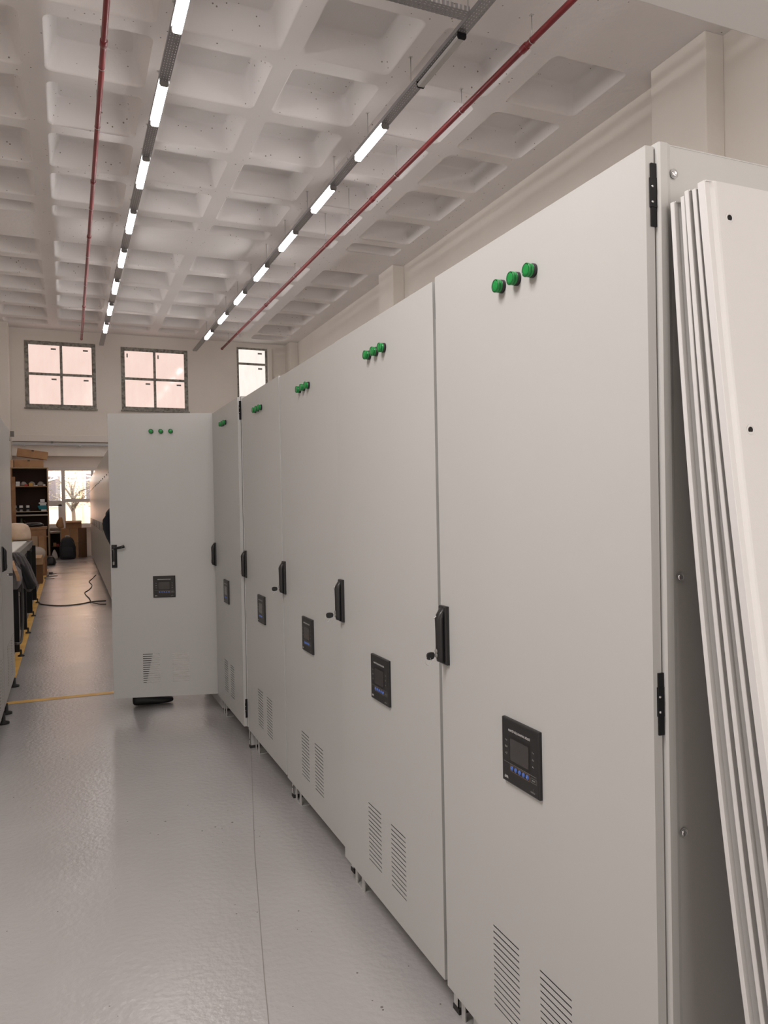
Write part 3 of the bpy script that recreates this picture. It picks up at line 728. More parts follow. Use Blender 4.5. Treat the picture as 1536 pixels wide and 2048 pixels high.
# ================================================================== ceiling services
def lamp_builder():
    e = empty('linear_lamp', (0, 0, 0), 0, 'x', 'lamp', 'linear lamps under the cable trays')
    # cross-section in x-z, extruded in y
    def prism(pts, y0, y1, nm, mt, par, sm=False):
        b = MB(); b.rings([[(x, y0, z) for x, z in pts], [(x, y1, z) for x, z in pts]], 0, True, sm); return b.build(nm, mt, par)
    prism([(-.026, -.004), (-.028, -.010), (.028, -.010), (.026, -.004), (.022, 0), (-.022, 0)], -.49, .49, 'housing', 'frame_grey', e)
    d = prism([(-.028, -.008), (-.048, -.03), (-.046, -.048), (-.034, -.062), (.034, -.062), (.046, -.048), (.048, -.03), (.028, -.008)], -.488, .488, 'diffuser', 'lamp_diffuser', e)
    cap = [(-.05, -.002), (-.053, -.03), (-.05, -.05), (-.038, -.068), (.038, -.068), (.05, -.05), (.053, -.03), (.05, -.002)]
    prism(cap, -.503, -.488, 'end_cap', 'frame_grey', e); prism(cap, .488, .503, 'end_cap', 'frame_grey', e)
    return e
LZ = 4.935 + EYE
lamp = lamp_builder(); scan_kids()
rail1 = lambda y: 1.155 - (y - 8) * .0042
rail2 = lambda y: 3.935 - (y - 8) * .0052
YL = [21.66 - 2.03 * k for k in range(12)]
first = True
off_lamp = None
for ri, rf in enumerate((rail1, rail2)):
    for k, y in enumerate(YL):
        nm = ('tray between the two red pipes' if ri == 0 else 'tray beside the right-hand red pipe')
        nm = ('cable tray nearer the left wall' if ri == 0 else 'cable tray nearer the right wall')
        lab = 'lit linear lamp under the %s, %s from the window wall' % (nm, ORD[k])
        if ri == 1 and k == 7: lab = 'unlit linear lamp under the cable tray where the cross tray joins'
        if first: lamp.location = (rf(y), y, LZ); lamp['label'] = lab; first = False; o = lamp
        else: o = copy_tree(lamp, None, (rf(y), y, LZ), 0, lab)
        if ri == 1 and k == 7: off_lamp = o
scan_kids()
for ch in KIDS[off_lamp.name]:
    if ch.name.startswith('diffuser'):
        ch.data = ch.data.copy(); ch.data.materials[0] = M_['lamp_off_cover']; ch['label'] = 'unlit clear cover'
    else:
        ch.data = ch.data.copy()
        if ch.name.startswith('end_cap'): ch.data.materials[0] = M_['black_metal']
def pocket(x, y):
    return any(a + .1 < x < b_ - .1 for a, b_ in COFFER_X) and any(a + .1 < y < b_ - .1 for a, b_ in COFFER_Y)
def cable_tray(name, p0, p1, width, z, label, mat, hangers):
    p0, p1 = Vector(p0), Vector(p1); d = (p1 - p0); Ln = d.length; ang = math.atan2(-d.x, d.y)
    e = empty(name, (p0.x, p0.y, z), ang, label, 'cable tray', 'perforated cable trays')
    b = MB(); h = .05; w2 = width / 2
    b.box(-w2, w2, 0, Ln, 0, .0015); b.box(-w2, -w2 + .0015, 0, Ln, 0, h); b.box(w2 - .0015, w2, 0, Ln, 0, h)
    b.build('channel', mat, e)
    for y in hangers:
        hb = MB(); hb.tube([(w2 * .4, y, .0), (w2 * .4, y, CZ - z + .02)], .005, 6); hb.box(w2 * .4 - .02, w2 * .4 + .02, y - .02, y + .02, CZ - z - .004, CZ - z); hb.build('hanger_rod', 'steel', e)
    return e
cable_tray('cable_tray', (rail1(-2), -2, 0), (rail1(24.2), 24.2, 0), .125, LZ, 'perforated grey cable tray carrying lit lamps, nearer the left wall', 'tray_along', [3.1 + 1.39 * k + .2 for k in range(16)])
cable_tray('cable_tray', (rail2(-2), -2, 0), (rail2(24.2), 24.2, 0), .125, LZ, 'perforated grey cable tray carrying the unlit lamp, nearer the right wall', 'tray_along', [3.1 + 1.39 * k + .2 for k in range(16)])
ct = cable_tray('cable_tray', (1.25, 6.70, 0), (3.85, 6.70, 0), .15, LZ + .0, 'perforated cross tray joining the two lamp trays overhead', 'tray_along', [.7])
for ch in bpy.data.objects:
    if ch.parent == ct and ch.name.startswith('channel'): pass
def pipe(name, xf, y0, y1, r, z, label, couplings, hangers):
    e = empty(name, (xf(y0), y0, z), 0, label, 'pipe', 'red fire pipes under the ceiling')
    P = lambda y, dz=0, dx=0: (xf(y) - xf(y0) + dx, y - y0, dz)
    b = MB(); b.tube([P(y) for y in np.linspace(y0, y1, 14)], r, 16); b.build('tube', 'red_pipe', e)
    b = MB(); b.tube([P(y1 - .03), P(y1 + .03)], r * 1.18, 16); b.build('end_cap', 'red_pipe', e)
    for y in couplings: b = MB(); b.tube([P(y - .06), P(y - .05), P(y + .05), P(y + .06)], [r * 1.05, r * 1.25, r * 1.25, r * 1.05], 16); b.build('coupling', 'red_pipe', e)
    for y in hangers:
        b = MB(); b.tube([(P(y)[0] + (r + .004) * math.cos(a), P(y)[1], (r + .004) * math.sin(a)) for a in np.linspace(0, 2 * PI, 17)], .004, 5)
        tp = CZ - z + (.345 if pocket(xf(y), y) else .0); b.tube([P(y, r), P(y, tp)], .004, 6); b.box(P(y)[0] - .02, P(y)[0] + .02, P(y)[1] - .02, P(y)[1] + .02, tp - .004, tp)
        b.build('pipe_hanger', 'steel', e)
    return e
PZ = 5.12 + EYE
pipe('red_pipe', lambda y: .488 + (y - 8.05) * .0028, -2, 24.3, .0325, PZ, 'thin dark red pipe along the ceiling, nearer the left wall', [8.8, 12.6, 15.15, 20.4], [7.2, 9.3, 10.76, 13.7, 16.3, 18.4, 21.4, 23.4])
pipe('red_pipe', lambda y: 4.89 - (y - 6.27) * .0071, -2, 24.41, .0355, PZ, 'bright red pipe along the ceiling, nearer the right wall', [7.2, 11.7, 18.8], [7.05, 8.64, 10.69, 12.78, 14.09, 16.2, 18.4, 20.4, 22.0, 23.4])
# tray and conduit across the window wall
e = empty('wall_cable_tray', (-1.4, 24.18, 3.29), 0, 'narrow perforated tray running across the window wall beam', 'cable tray')
MB().box(0, 8.3, 0, .11, 0, .0015).build('channel', 'tray_across', e); MB().box(0, 8.3, 0, .0015, 0, .055).build('side_flange', 'tray_across', e)
for k in range(6): MB().box(.3 + k * 1.5, .34 + k * 1.5, 0, .115, -.04, 0).build('wall_bracket', 'galvanised', e)
cdt = empty('conduit', (-1.4, 24.275, 3.40), 0, 'thin pale conduit above the wall tray', 'conduit')
MB().tube([(0, 0, 0), (8.3, 0, 0)], .012, 8).build('tube', 'grey_board', cdt); MB().box(1.03, 1.09, -.03, .02, -.04, .02).build('junction_box', 'frame_grey', cdt)
br = empty('angle_bracket', (-1.45, 23.72, 3.4), 0, 'grey angle bracket with end plate fixed to the corner column', 'bracket')
MB().box(-.02, .02, -.9, .2, -.02, .02, 0, Matrix.Rotation(math.radians(0), 4, 'X')).build('arm', 'galvanised', br)
MB().hexa([(-.02, -.9, .18), (.02, -.9, .18), (.02, .1, -.02), (-.02, .1, -.02)], [(-.02, -.9, .24), (.02, -.9, .24), (.02, .1, .04), (-.02, .1, .04)]).build('brace', 'galvanised', br)
MB().box(.02, .12, .18, .2, .1, .26).build('end_plate', 'frame_grey', br)

# ================================================================== floor markings, cord, debris
def strip(name, pts, wd, label):
    b = MB(); n = len(pts); v = []
    for i, p in enumerate(pts):
        q = Vector(pts[min(i + 1, n - 1)]) - Vector(pts[max(i - 1, 0)]); nrm = Vector((-q.y, q.x)).normalized() * wd / 2
        v += [(p[0] + nrm.x, p[1] + nrm.y, .0015), (p[0] - nrm.x, p[1] - nrm.y, .0015)]
    b.add(v, [(2 * i, 2 * i + 1, 2 * i + 3, 2 * i + 2) for i in range(n - 1)])
    return tag(b.build(name, 'yellow_tape'), label, 'floor line', 'yellow lines on the floor')
strip('floor_line', [(-.52, 6.02), (.1, 6.0), (.92, 5.97)], .075, 'yellow line crossing the aisle in front of the open door')
strip('floor_line', [(-.45, 6.9), (-.45, 12), (-.455, 19.2)], .075, 'yellow line running along the roller conveyor feet')
def smooth(pts, k=6):
    out = []; P = [Vector(p) for p in pts]
    for i in range(len(P) - 1):
        p0, p1, p2, p3 = P[max(i - 1, 0)], P[i], P[i + 1], P[min(i + 2, len(P) - 1)]
        for j in range(k):
            t = j / k; out.append(.5 * ((2 * p1) + (p2 - p0) * t + (2 * p0 - 5 * p1 + 4 * p2 - p3) * t * t + (3 * p1 - p0 - 3 * p2 + p3) * t ** 3))
    return out + [P[-1]]
z = .008
tag(MB().tube(smooth([(-.40, 12.15, z), (-.3, 11.95, z), (-.1, 11.72, z), (.15, 11.78, z), (.32, 11.98, z), (.52, 12.0, z)]), .008, 6).build('power_cord', 'cord_black'), 'black cord lying across the aisle from the conveyor to the tall cabinets', 'cord')
tag(MB().tube(smooth([(.50, 11.55, z), (.4, 11.62, .010), (.31, 11.80, .022), (.30, 12.4, .010), (.25, 13.3, z), (.33, 13.8, z), (.40, 14.6, z), (.37, 15.3, z), (.45, 16.0, z), (.54, 16.8, z)]), .007, 6).build('power_cord', 'cord_black'), 'zigzag black cord running along the foot of the tall cabinets', 'cord')
for k, (x, y, sx, sy, r_) in enumerate(((-.30, 17.1, .10, .04, .2), (-.34, 16.5, .09, .03, -.1), (-.30, 17.75, .06, .05, .6))):
    M = Matrix.Rotation(r_, 4, 'Z'); b = MB(); b.box(-sx, sx, -sy, sy, 0, .012, 0, M); b.box(-sx, -sx + .03, -sy, sy, .012, .04, 0, M)
    o = b.build('metal_offcut', 'frame_grey'); o.location = (x, y, .001)
    tag(o, ['dark metal offcut on the floor, middle of three beside the cartons', 'dark metal offcut on the floor farther from the cartons, beside the aisle', 'short dark metal offcut on the floor touching the yellow line'][k], 'metal piece', 'metal offcuts on the floor')

# ================================================================== roller conveyor
cv = empty('roller_conveyor', (-.5, 7.0, 0), 0, 'long black framed roller conveyor with white rollers behind the cabinet across the aisle', 'conveyor')
Y0c = 7.0
for i, y in enumerate((7.9, 9.34, 10.81, 12.34)):
    for x in (.0, -.68):
        MB().box(x, x + .065, y - Y0c - .03, y - Y0c + .03, .05, .86).build('leg', 'black_metal', cv, .003)
        f = MB(); f.lathe([(.03, 0), (.03, .01), (.01, .02), (.009, .06)], 14, 0, Matrix.Translation((x + .075 if x > -.5 else x, y - Y0c, 0))); f.box(x, x + .08, y - Y0c - .015, y - Y0c + .015, .045, .065); f.build('levelling_foot', 'rubber', cv)
for x in (-.03, -.68): MB().box(x, x + .05, -.2, 5.6, .84, .93).build('side_rail', 'frame_grey', cv, .004)
MB().box(-.02, .02, -.2, 5.6, .78, .84).build('lower_rail', 'black_metal', cv, .003)
for k in range(5):
    y = -.15 + k * 1.44 if k else -.2
MB().box(-.02, .0, .0, .85, .07, .25).build('skirt_panel', 'skirt_grey', cv, .004)
for y0, y1 in ((.95, 2.3), (2.4, 3.75), (3.85, 5.3)): MB().box(-.02, .0, y0, y1, .07, .42).build('skirt_panel', 'skirt_grey', cv, .004)
nr = 56
for k in range(nr):
    y = -.12 + k * (5.6 / nr)
    MB().lathe([(.006, 0), (.024, .004), (.024, .58), (.006, .584)], 10, 0, Matrix.Translation((-.62, y, .921)) @ Matrix.Rotation(PI / 2, 4, 'Y')).build('roller', 'roller_white', cv)
tr = MB().box(-.30, -.26, 0, 3.4, 0, .035).build('guide_bar', 'yellow_plastic'); tr.location = (-.46, 8.6, .946)
tag(tr, 'yellow guide bar lying on the white rollers', 'bar')

def blob(name, rings, mat, loc, parent=None, sub=1, noise=.0, seed=0, n=20):
    """closed cloth-like loft; rings = (z, cx, cy, rx, ry, power)"""
    rnd = random.Random(seed); b = MB(); rr = []
    ph = [rnd.uniform(0, 6) for _ in range(6)]
    for (z_, cx, cy, rx, ry) in rings:
        ring = []
        for k in range(n):
            a = 2 * PI * k / n; c, s_ = math.cos(a), math.sin(a)
            fx = math.copysign(abs(c) ** .75, c); fy = math.copysign(abs(s_) ** .75, s_)
            w_ = 1 + noise * (math.sin(3 * a + ph[0] + 7 * z_) + .7 * math.sin(5 * a + ph[1] - 5 * z_) + .5 * math.sin(8 * a + ph[2] + 15 * z_))
            ring.append((cx + rx * fx * w_, cy + ry * fy * w_, z_ + noise * .03 * math.sin(4 * a + ph[3])))
        rr.append(ring)
    b.rings(rr, 0, True, True); o = b.build(name, mat, parent)
    if parent is None: o.location = loc
    if sub: s = o.modifiers.new('sub', 'SUBSURF'); s.levels = sub; s.render_levels = sub
    return o
def cloth(name, prof, mat, loc, parent, yw, folds=9, amp=.12, seed=1, n=56):
    """hanging cloth: prof = (x_left, x_right, z, depth_centre); vertical folds run round the body"""
    rnd = random.Random(seed); ph = [rnd.uniform(0, 6) for _ in range(5)]; b = MB(); rr = []
    P = [Vector(p) for p in [(*q[:3],) for q in prof]]; Z = [p[3] for p in prof]
    # densify
    D = []
    for i in range(len(prof) - 1):
        for j in range(4):
            t = j / 4; D.append([prof[i][k] * (1 - t) + prof[i + 1][k] * t for k in range(4)])
    D.append(list(prof[-1]))
    for xl, xr, z, yc in D:
        cx, rx = (xl + xr) / 2, (xr - xl) / 2; ring = []
        for k in range(n):
            a = 2 * PI * k / n; c, s_ = math.cos(a), math.sin(a)
            f = abs(math.sin(folds * .5 * a + ph[0] + 2.2 * z + .8 * math.sin(9 * z + ph[1]))) ** .6
            g = math.sin(3 * a + ph[2] + 6 * z)
            w_ = 1 - amp * (1 - f) + amp * .35 * g
            ring.append((cx + rx * math.copysign(abs(c) ** .7, c) * w_, yc + yw * min(1, rx / .05) * math.copysign(abs(s_) ** .8, s_) * w_, z))
        rr.append(ring)
    b.rings(rr, 0, True, True); o = b.build(name, mat, parent); o.location = (-loc[0], -loc[1], -loc[2]) if parent else loc; return o
JL = (-.40, 8.2, .38)
jk = empty('jacket', JL, 0, 'grey jacket with dark lining hanging from the conveyor rail', 'jacket')
cloth('outer_shell', [(-.375, -.335, .585, 8.2), (-.40, -.303, .617, 8.2), (-.415, -.279, .655, 8.2), (-.425, -.292, .695, 8.2), (-.44, -.309, .747, 8.19), (-.455, -.326, .797, 8.18), (-.47, -.343, .847, 8.17), (-.485, -.368, .897, 8.16), (-.495, -.385, .937, 8.16), (-.50, -.43, .973, 8.16)], 'jacket_grey', JL, jk, .15, 11, .20, 3)
cloth('lining', [(-.37, -.30, .62, 8.06), (-.38, -.29, .66, 8.05), (-.40, -.33, .74, 8.04), (-.43, -.36, .82, 8.04), (-.46, -.40, .90, 8.06)], 'jacket_dark', JL, jk, .04, 5, .2, 5, 24)
cloth('sleeve', [(-.44, -.40, .60, 8.02), (-.45, -.39, .65, 8.0), (-.465, -.41, .75, 8.0), (-.485, -.43, .84, 8.02), (-.50, -.45, .93, 8.05)], 'jacket_grey', JL, jk, .05, 6, .22, 8, 28)
BL = (-.46, 7.5, .60)
bg = empty('shoulder_bag', BL, 0, 'pale grey cloth bag with tan strap hung in front of the jacket', 'bag')
cloth('bag_body', [(-.47, -.415, .68, 7.5), (-.48, -.386, .724, 7.5), (-.48, -.377, .782, 7.5), (-.48, -.388, .85, 7.5), (-.47, -.42, .887, 7.5)], 'bag_grey', BL, bg, .09, 5, .14, 2)
b = MB(); b.rings([[(x - .014, y - .004, z_), (x + .014, y - .004, z_), (x + .014, y + .004, z_), (x - .014, y + .004, z_)] for x, y, z_ in ((.055, -.10, .16), (.052, -.105, .20), (.035, -.10, .25), (.015, -.05, .30), (-.0, .03, .335))], 0, True, False); b.build('strap', 'tan_strap', bg)
cdm = smooth([(-.41, 7.75, .86), (-.39, 7.70, .6), (-.385, 7.5, .34), (-.39, 7.25, .24), (-.42, 7.0, .27)])
tag(MB().tube(cdm, .011, 8).build('hanging_cord', 'cord_black'), 'black cable looping down beside the black conveyor leg', 'cable')
# things on and beyond the conveyor
fm = blob('foam_cushion', [(.0, 0, 0, .15, .22), (.02, 0, 0, .165, .24), (.12, -.01, 0, .17, .25), (.22, -.03, .0, .165, .24), (.255, -.05, .0, .10, .18)], 'cream_foam', (-.64, 12.2, .95), None, 1, .025, 5)
tag(fm, 'bulging cream foam sack lying on the end of the roller conveyor', 'sack')
def carton(name, x0, x1, y0, y1, z0, z1, label, mat='cardboard', rz=0., flaps=False, group=None, tape=True, tilt=None):
    e = empty(name, ((x0 + x1) / 2, (y0 + y1) / 2, z0), rz, label, 'box', group); w2, d2, h = (x1 - x0) / 2, (y1 - y0) / 2, z1 - z0
    b = MB()
    if flaps:
        t = .006
        b.box(-w2, w2, -d2, -d2 + t, 0, h); b.box(-w2, w2, d2 - t, d2, 0, h); b.box(-w2, -w2 + t, -d2 + t, d2 - t, 0, h); b.box(w2 - t, w2, -d2 + t, d2 - t, 0, h); b.box(-w2, w2, -d2, d2, 0, t)
    else: b.box(-w2, w2, -d2, d2, 0, h)
    b.build('carton_body', mat, e, .004)
    if flaps:
        f1 = min(d2, .2); 
        MB().hexa([(-w2, -d2, h), (w2, -d2, h), (w2, -d2 + .005, h), (-w2, -d2 + .005, h)], [(-w2 + .02, -d2 - f1 * .8, h - f1 * .3), (w2 - .02, -d2 - f1 * .8, h - f1 * .3), (w2 - .02, -d2 - f1 * .8, h - f1 * .3 + .006), (-w2 + .02, -d2 - f1 * .8, h - f1 * .3 + .006)]).build('flap', mat, e)
        MB().hexa([(-w2, -d2, h), (-w2 + .005, -d2, h), (-w2 + .005, d2, h), (-w2, d2, h)], [(-w2 - f1 * .8, -d2 + .02, h + f1 * .25), (-w2 - f1 * .8 + .006, -d2 + .02, h + f1 * .25), (-w2 - f1 * .8 + .006, d2 - .02, h + f1 * .25), (-w2 - f1 * .8, d2 - .02, h + f1 * .25)]).build('flap', mat, e)
    elif tape: MB().box(-.03, .03, -d2 - .001, d2 + .001, h * .8, h + .001).build('packing_tape', 'brown_tape', e)
    if tilt: e.rotation_euler = tilt
    return e
carton('cardboard_box', -.70, -.44, 15.5, 15.95, 0, .36, 'dark brown carton on the floor under the open carton with plastic bag', 'cardboard_dark')
carton('cardboard_box', -.71, -.43, 15.48, 15.93, .362, .55, 'open pale carton stacked on the dark carton beyond the conveyor', 'cardboard_pale', 0, True)
tag(blob('plastic_bag', [(0, 0, 0, .10, .13), (.05, .01, 0, .13, .16), (.14, .03, 0, .13, .17), (.20, .02, 0, .10, .12), (.235, -.01, 0, .04, .05)], 'clear_plastic', (-.53, 15.7, .46), None, 1, .07, 8), 'crumpled clear plastic bag in the open pale carton', 'bag')
dr = empty('wooden_cabinet', (-.66, 17.4, 0), 0, 'small wooden cabinet with vertical planks beyond the roller conveyor', 'cabinet')
b = MB(); b.box(-.3, .25, .0, .5, .0, .98); b.build('cabinet_body', 'wood_board', dr, .004)
for k in range(4): MB().box(-.28 + k * .13, -.17 + k * .13, -.015, 0, .05, .84).build('front_plank', ['wood_board', 'cardboard', 'wood_edge', 'cardboard'][k], dr, .003)
MB().box(-.32, .27, -.02, .52, .98, 1.03).build('top_board', 'wood_board', dr, .003)
tag(blob('dark_bag', [(0, 0, 0, .17, .14), (.03, 0, 0, .19, .16), (.07, 0, 0, .18, .15), (.1, .0, 0, .10, .08)], 'black_gloss', (-.64, 17.6, 1.031), None, 1, .08, 12), 'flat black glossy bag lying on the small wooden cabinet', 'bag')

# ================================================================== shelf unit by the window
SX0, SX1, SY0, SY1 = -1.40, -.455, 23.22, 23.68
sh = empty('shelf_unit', (SX0, SY0, 0), 0, 'brown wooden shelf unit by the window filled with small boxes', 'shelf')
Ws, Ds = SX1 - SX0, SY1 - SY0
MB().box(0, .03, 0, Ds, 0, 2.56).build('side_panel', 'wood_board', sh, .002)
MB().box(Ws - .03, Ws, 0, Ds, 0, 2.56).build('side_panel', 'wood_edge', sh, .002)
MB().box(-.01, Ws + .01, -.01, Ds, 2.56, 2.59).build('top_board', 'wood_edge', sh, .002)
MB().box(.03, Ws - .03, Ds - .01, Ds, 0, 2.56).build('back_panel', 'shelf_inside', sh)
for z_, mt in ((2.04, 'wood_board'), (1.335, 'wood_edge'), (1.225, 'grey_board'), (.62, 'wood_board'), (.05, 'wood_board')):
    MB().box(.03, Ws - .03, .01 if mt != 'grey_board' else -.005, Ds - .01, z_, z_ + .025 if mt != 'grey_board' else z_ + .045).build('shelf_board', mt, sh, .002)
MB().box(.0, .11, -.02, -.002, .3, 2.33).build('open_door', 'wood_board', sh, .002)
def small(name, px, w_, y, z0, h, mat, label, cat, group=None, d=.18):
    o = MB().box(-w_ / 2, w_ / 2, 0, d, 0, h).build(name, mat, None, .004); o.location = (px, y, z0); return tag(o, label, cat, group)
B1 = 2.066; B2 = 1.361
small('small_box', -1.235, .10, 23.25, B1, .06, 'white_card', 'white box on the upper shelf, lower one of the pair beside the side panel', 'box')
small('small_box', -1.23, .10, 23.25, B1 + .0615, .065, 'white_card', 'white box on the upper shelf stacked on the other white box', 'box')
small('small_box', -1.02, .09, 23.26, B1, .055, 'red_card', 'small dark red box on the upper shelf', 'box')
small('small_box', -.90, .10, 23.26, B1, .085, 'yellow_card', 'small mustard box on the upper shelf beside the red box', 'box')
small('small_box', -.78, .10, 23.25, B1, .022, 'white_card', 'flat white box under the clear bags on the upper shelf', 'box')
small('small_box', -.56, .06, 23.26, B1, .05, 'white_card', 'small white box at the window end of the upper shelf', 'box')
for k, (x, r1, lab) in enumerate(((-1.10, .095, 'clear plastic bag of parts behind the red box'), (-.89, .095, 'clear plastic bag of parts behind the mustard box'), (-.66, .10, 'clear plastic bag of parts near the window end of the upper shelf'))):
    tag(blob('parts_bag', [(0, 0, 0, r1 * .9, .07), (.05, 0, 0, r1, .09), (.10, .01, 0, r1 * .8, .07), (.14, 0, 0, r1 * .3, .03)], 'clear_plastic', (x, 23.535, B1 + .002), None, 1, .06, 20 + k), lab, 'bag', 'clear bags on the upper shelf')
for k, (x, wv, lab) in enumerate(((-1.30, .06, 'dark bin with a cropped white card, beside the shelf side'), (-1.16, .11, 'dark bin with a wide white card on the middle shelf'), (-.99, .10, 'dark bin with a white card, next to the teal boxes'))):
    t = empty('parts_bin', (x, 23.28, B2), 0, lab, 'bin', 'dark bins on the middle shelf')
    MB().hexa([(-.06, 0, 0), (.06, 0, 0), (.06, .2, 0), (-.06, .2, 0)], [(-.065, -.02, .11), (.065, -.02, .11), (.065, .2, .17), (-.065, .2, .17)]).build('bin_body', 'black_plastic', t, .004)
    MB().box(-wv * .4, wv * .4, -.024, -.018, .10, .165).build('card', 'white_card', t)
    MB().hexa([(-.04, -.04, .0), (.04, -.04, .0), (.04, -.005, .0), (-.04, -.005, .0)], [(-.03, -.03, .05), (.03, -.03, .05), (.03, -.01, .05), (-.03, -.01, .05)]).build('clip', 'frame_grey', t)
TL = [(-.58, .14, B2, .042, 'white_card', 'white box at the bottom of the pile beside the teal boxes'),
      (-.61, .21, B2 + .043, .055, 'teal_card', 'lower teal box of the pair on the middle shelf'), (-.62, .23, B2 + .099, .055, 'teal_card', 'upper teal box of the pair on the middle shelf'),
      (-.60, .16, B2 + .155, .045, 'white_card', 'white box resting directly on the teal boxes'), (-.61, .2, B2 + .201, .04, 'white_card', 'long flat white box in the pile above the teal boxes'),
      (-.615, .115, B2 + .250, .085, 'white_card', 'white box topmost on the pile above the teal boxes')]
for (x, wv, z0, h, mt, lab) in TL: small('small_box', x, wv, 23.26, z0, h, mt, lab, 'box', None, .2)
# jug and dark bottles in the lower compartment
t = empty('glass_jug', (-1.17, 23.4, .66), 0, 'dark green glass jug with bright reflections in the lower compartment', 'jug')
MB().lathe([(.0, 0), (.09, 0), (.11, .05), (.11, .2), (.07, .33), (.03, .42), (.03, .50), (.035, .52), (.0, .52)], 24).build('jug_body', 'bottle_glass', t)
MB().tube([(.03, 0, .46), (.09, 0, .44), (.10, 0, .34)], .008, 8).build('jug_handle', 'bottle_glass', t)
t.location = (-1.17, 23.4, .647)
# cartons on top of the shelf
c1 = carton('cardboard_box', -1.31, -.57, 23.25, 23.62, 2.592, 2.80, 'lower brown carton lying on top of the shelf unit', 'cardboard', 0, False, 'cartons on top of the shelf unit')
c2 = carton('cardboard_box', -1.25, -.47, 23.25, 23.62, 2.84, 3.06, 'upper brown carton tilted over the lower one on the shelf unit', 'cardboard', 0, False, 'cartons on top of the shelf unit')
c2.rotation_euler = (0, math.radians(8), 0); c2.location = (-.86, 23.43, 2.86)
c3 = carton('cardboard_box', -1.40, -1.33, 23.3, 23.6, 2.592, 2.80, 'narrow pale carton standing on the shelf unit beside the column', 'cardboard_pale', 0, False, None, False)

# ================================================================== cartons and bags below the window
for r_, zz in enumerate((0., .424)):
    for c_, (x0, x1) in enumerate(((-.16, .065), (.075, .295), (.305, .53))):
        lab = '%s carton of the stack under the window, %s' % (('lower', 'upper')[r_], ('column behind the backpack', 'middle column', 'column against the tall cabinets')[c_])
        carton('cardboard_box', x0, x1, 23.45, 23.85, zz, zz + .42, lab, ['cardboard', 'cardboard', 'cardboard_dark'][c_] if r_ else ['cardboard_dark', 'cardboard', 'cardboard_dark'][c_], 0, False, 'stacked cartons under the window', False)
oc = carton('cardboard_box', -.03, .40, 23.5, 23.82, .846, 1.06, 'open carton with loose flaps on top of the stacked cartons', 'cardboard', 0, True)
t = tag(blob('paper_bag', [(0, .08, 0, .06, .09), (.06, .03, 0, .11, .12), (.16, .03, 0, .10, .11), (.26, .05, 0, .06, .07), (.33, .07, 0, .03, .03)], 'cardboard', (-.215, 23.55, .846), None, 1, .05, 31), 'crumpled brown paper bag heaped beside the open carton', 'bag')
st = MB().box(-.01, .05, -.145, -.12, .12, .2).build('label_sticker', 'white_card', None)
bpy.data.objects.remove(st)
bn = empty('low_bench', (-.45, 23.7, 0), 0, 'low bench with pale top and dark open inside beneath the window', 'bench')
MB().box(-.0, .27, 0, .5, .70, .76).build('bench_top', 'grey_board', bn, .004); MB().box(.0, .02, .02, .5, 0, .7).build('side_panel', 'shelf_inside', bn); MB().box(.25, .27, .02, .5, 0, .7).build('side_panel', 'shelf_inside', bn); MB().box(.02, .25, .47, .5, 0, .7).build('back_panel', 'shelf_inside', bn); MB().box(.02, .25, .05, .47, .3, .32).build('shelf_board', 'shelf_inside', bn)
small('small_box', -.33, .08, 23.76, .321, .11, 'cardboard', 'small brown box inside the low bench', 'box')
small('small_box', -.25, .07, 23.76, .321, .07, 'red_card', 'small red box inside the low bench beside the brown one', 'box')
bp_ = empty('backpack', (.01, 22.65, 0), 0, 'dark grey backpack standing on the floor against the stacked cartons', 'backpack')
blob('main_compartment', [(.0, 0, 0, .19, .11), (.03, 0, 0, .215, .13), (.2, 0, 0, .22, .13), (.42, 0, 0, .20, .12), (.56, 0, 0, .16, .10), (.63, 0, .01, .09, .06)], 'backpack_grey', None, bp_, 1, .012, 3, 24)
blob('front_pocket', [(.05, 0, -.11, .13, .05), (.08, 0, -.12, .15, .06), (.28, 0, -.12, .15, .06), (.36, 0, -.10, .12, .04)], 'backpack_grey', None, bp_, 1, .01, 5)
MB().tube([(-.05, 0, .61), (-.04, 0, .66), (.04, 0, .66), (.05, 0, .61)], .011, 8).build('top_handle', 'white_card', bp_)
for sx in (-1, 1): MB().tube([(sx * .13, -.10, .5), (sx * .2, -.13, .35), (sx * .2, -.12, .12)], .012, 6).build('side_strap', 'rubber', bp_)
bb = empty('duffel_bag', (-.385, 20.6, 0), 0, 'small black duffel bag on the floor in front of the shelf unit', 'bag')
blob('bag_body', [(0, 0, 0, .11, .15), (.03, 0, 0, .125, .17), (.12, 0, 0, .12, .16), (.2, 0, 0, .08, .12), (.23, 0, 0, .03, .05)], 'black_plastic', None, bb, 1, .04, 7)
MB().tube([(-.06, -.12, .15), (-.05, -.1, .24), (.05, -.1, .24), (.06, -.12, .15)], .008, 6).build('bag_handle', 'rubber', bb)
wrp = blob('clear_wrap', [(0, 0, 0, .07, .08), (.04, 0, 0, .09, .1), (.12, .0, 0, .08, .09), (.2, 0, 0, .05, .06), (.28, 0, 0, .02, .03)], 'clear_plastic', (-.33, 22.9, .0), None, 1, .07, 14)
tag(wrp, 'bundle of clear wrap on the floor beside the backpack', 'wrap')

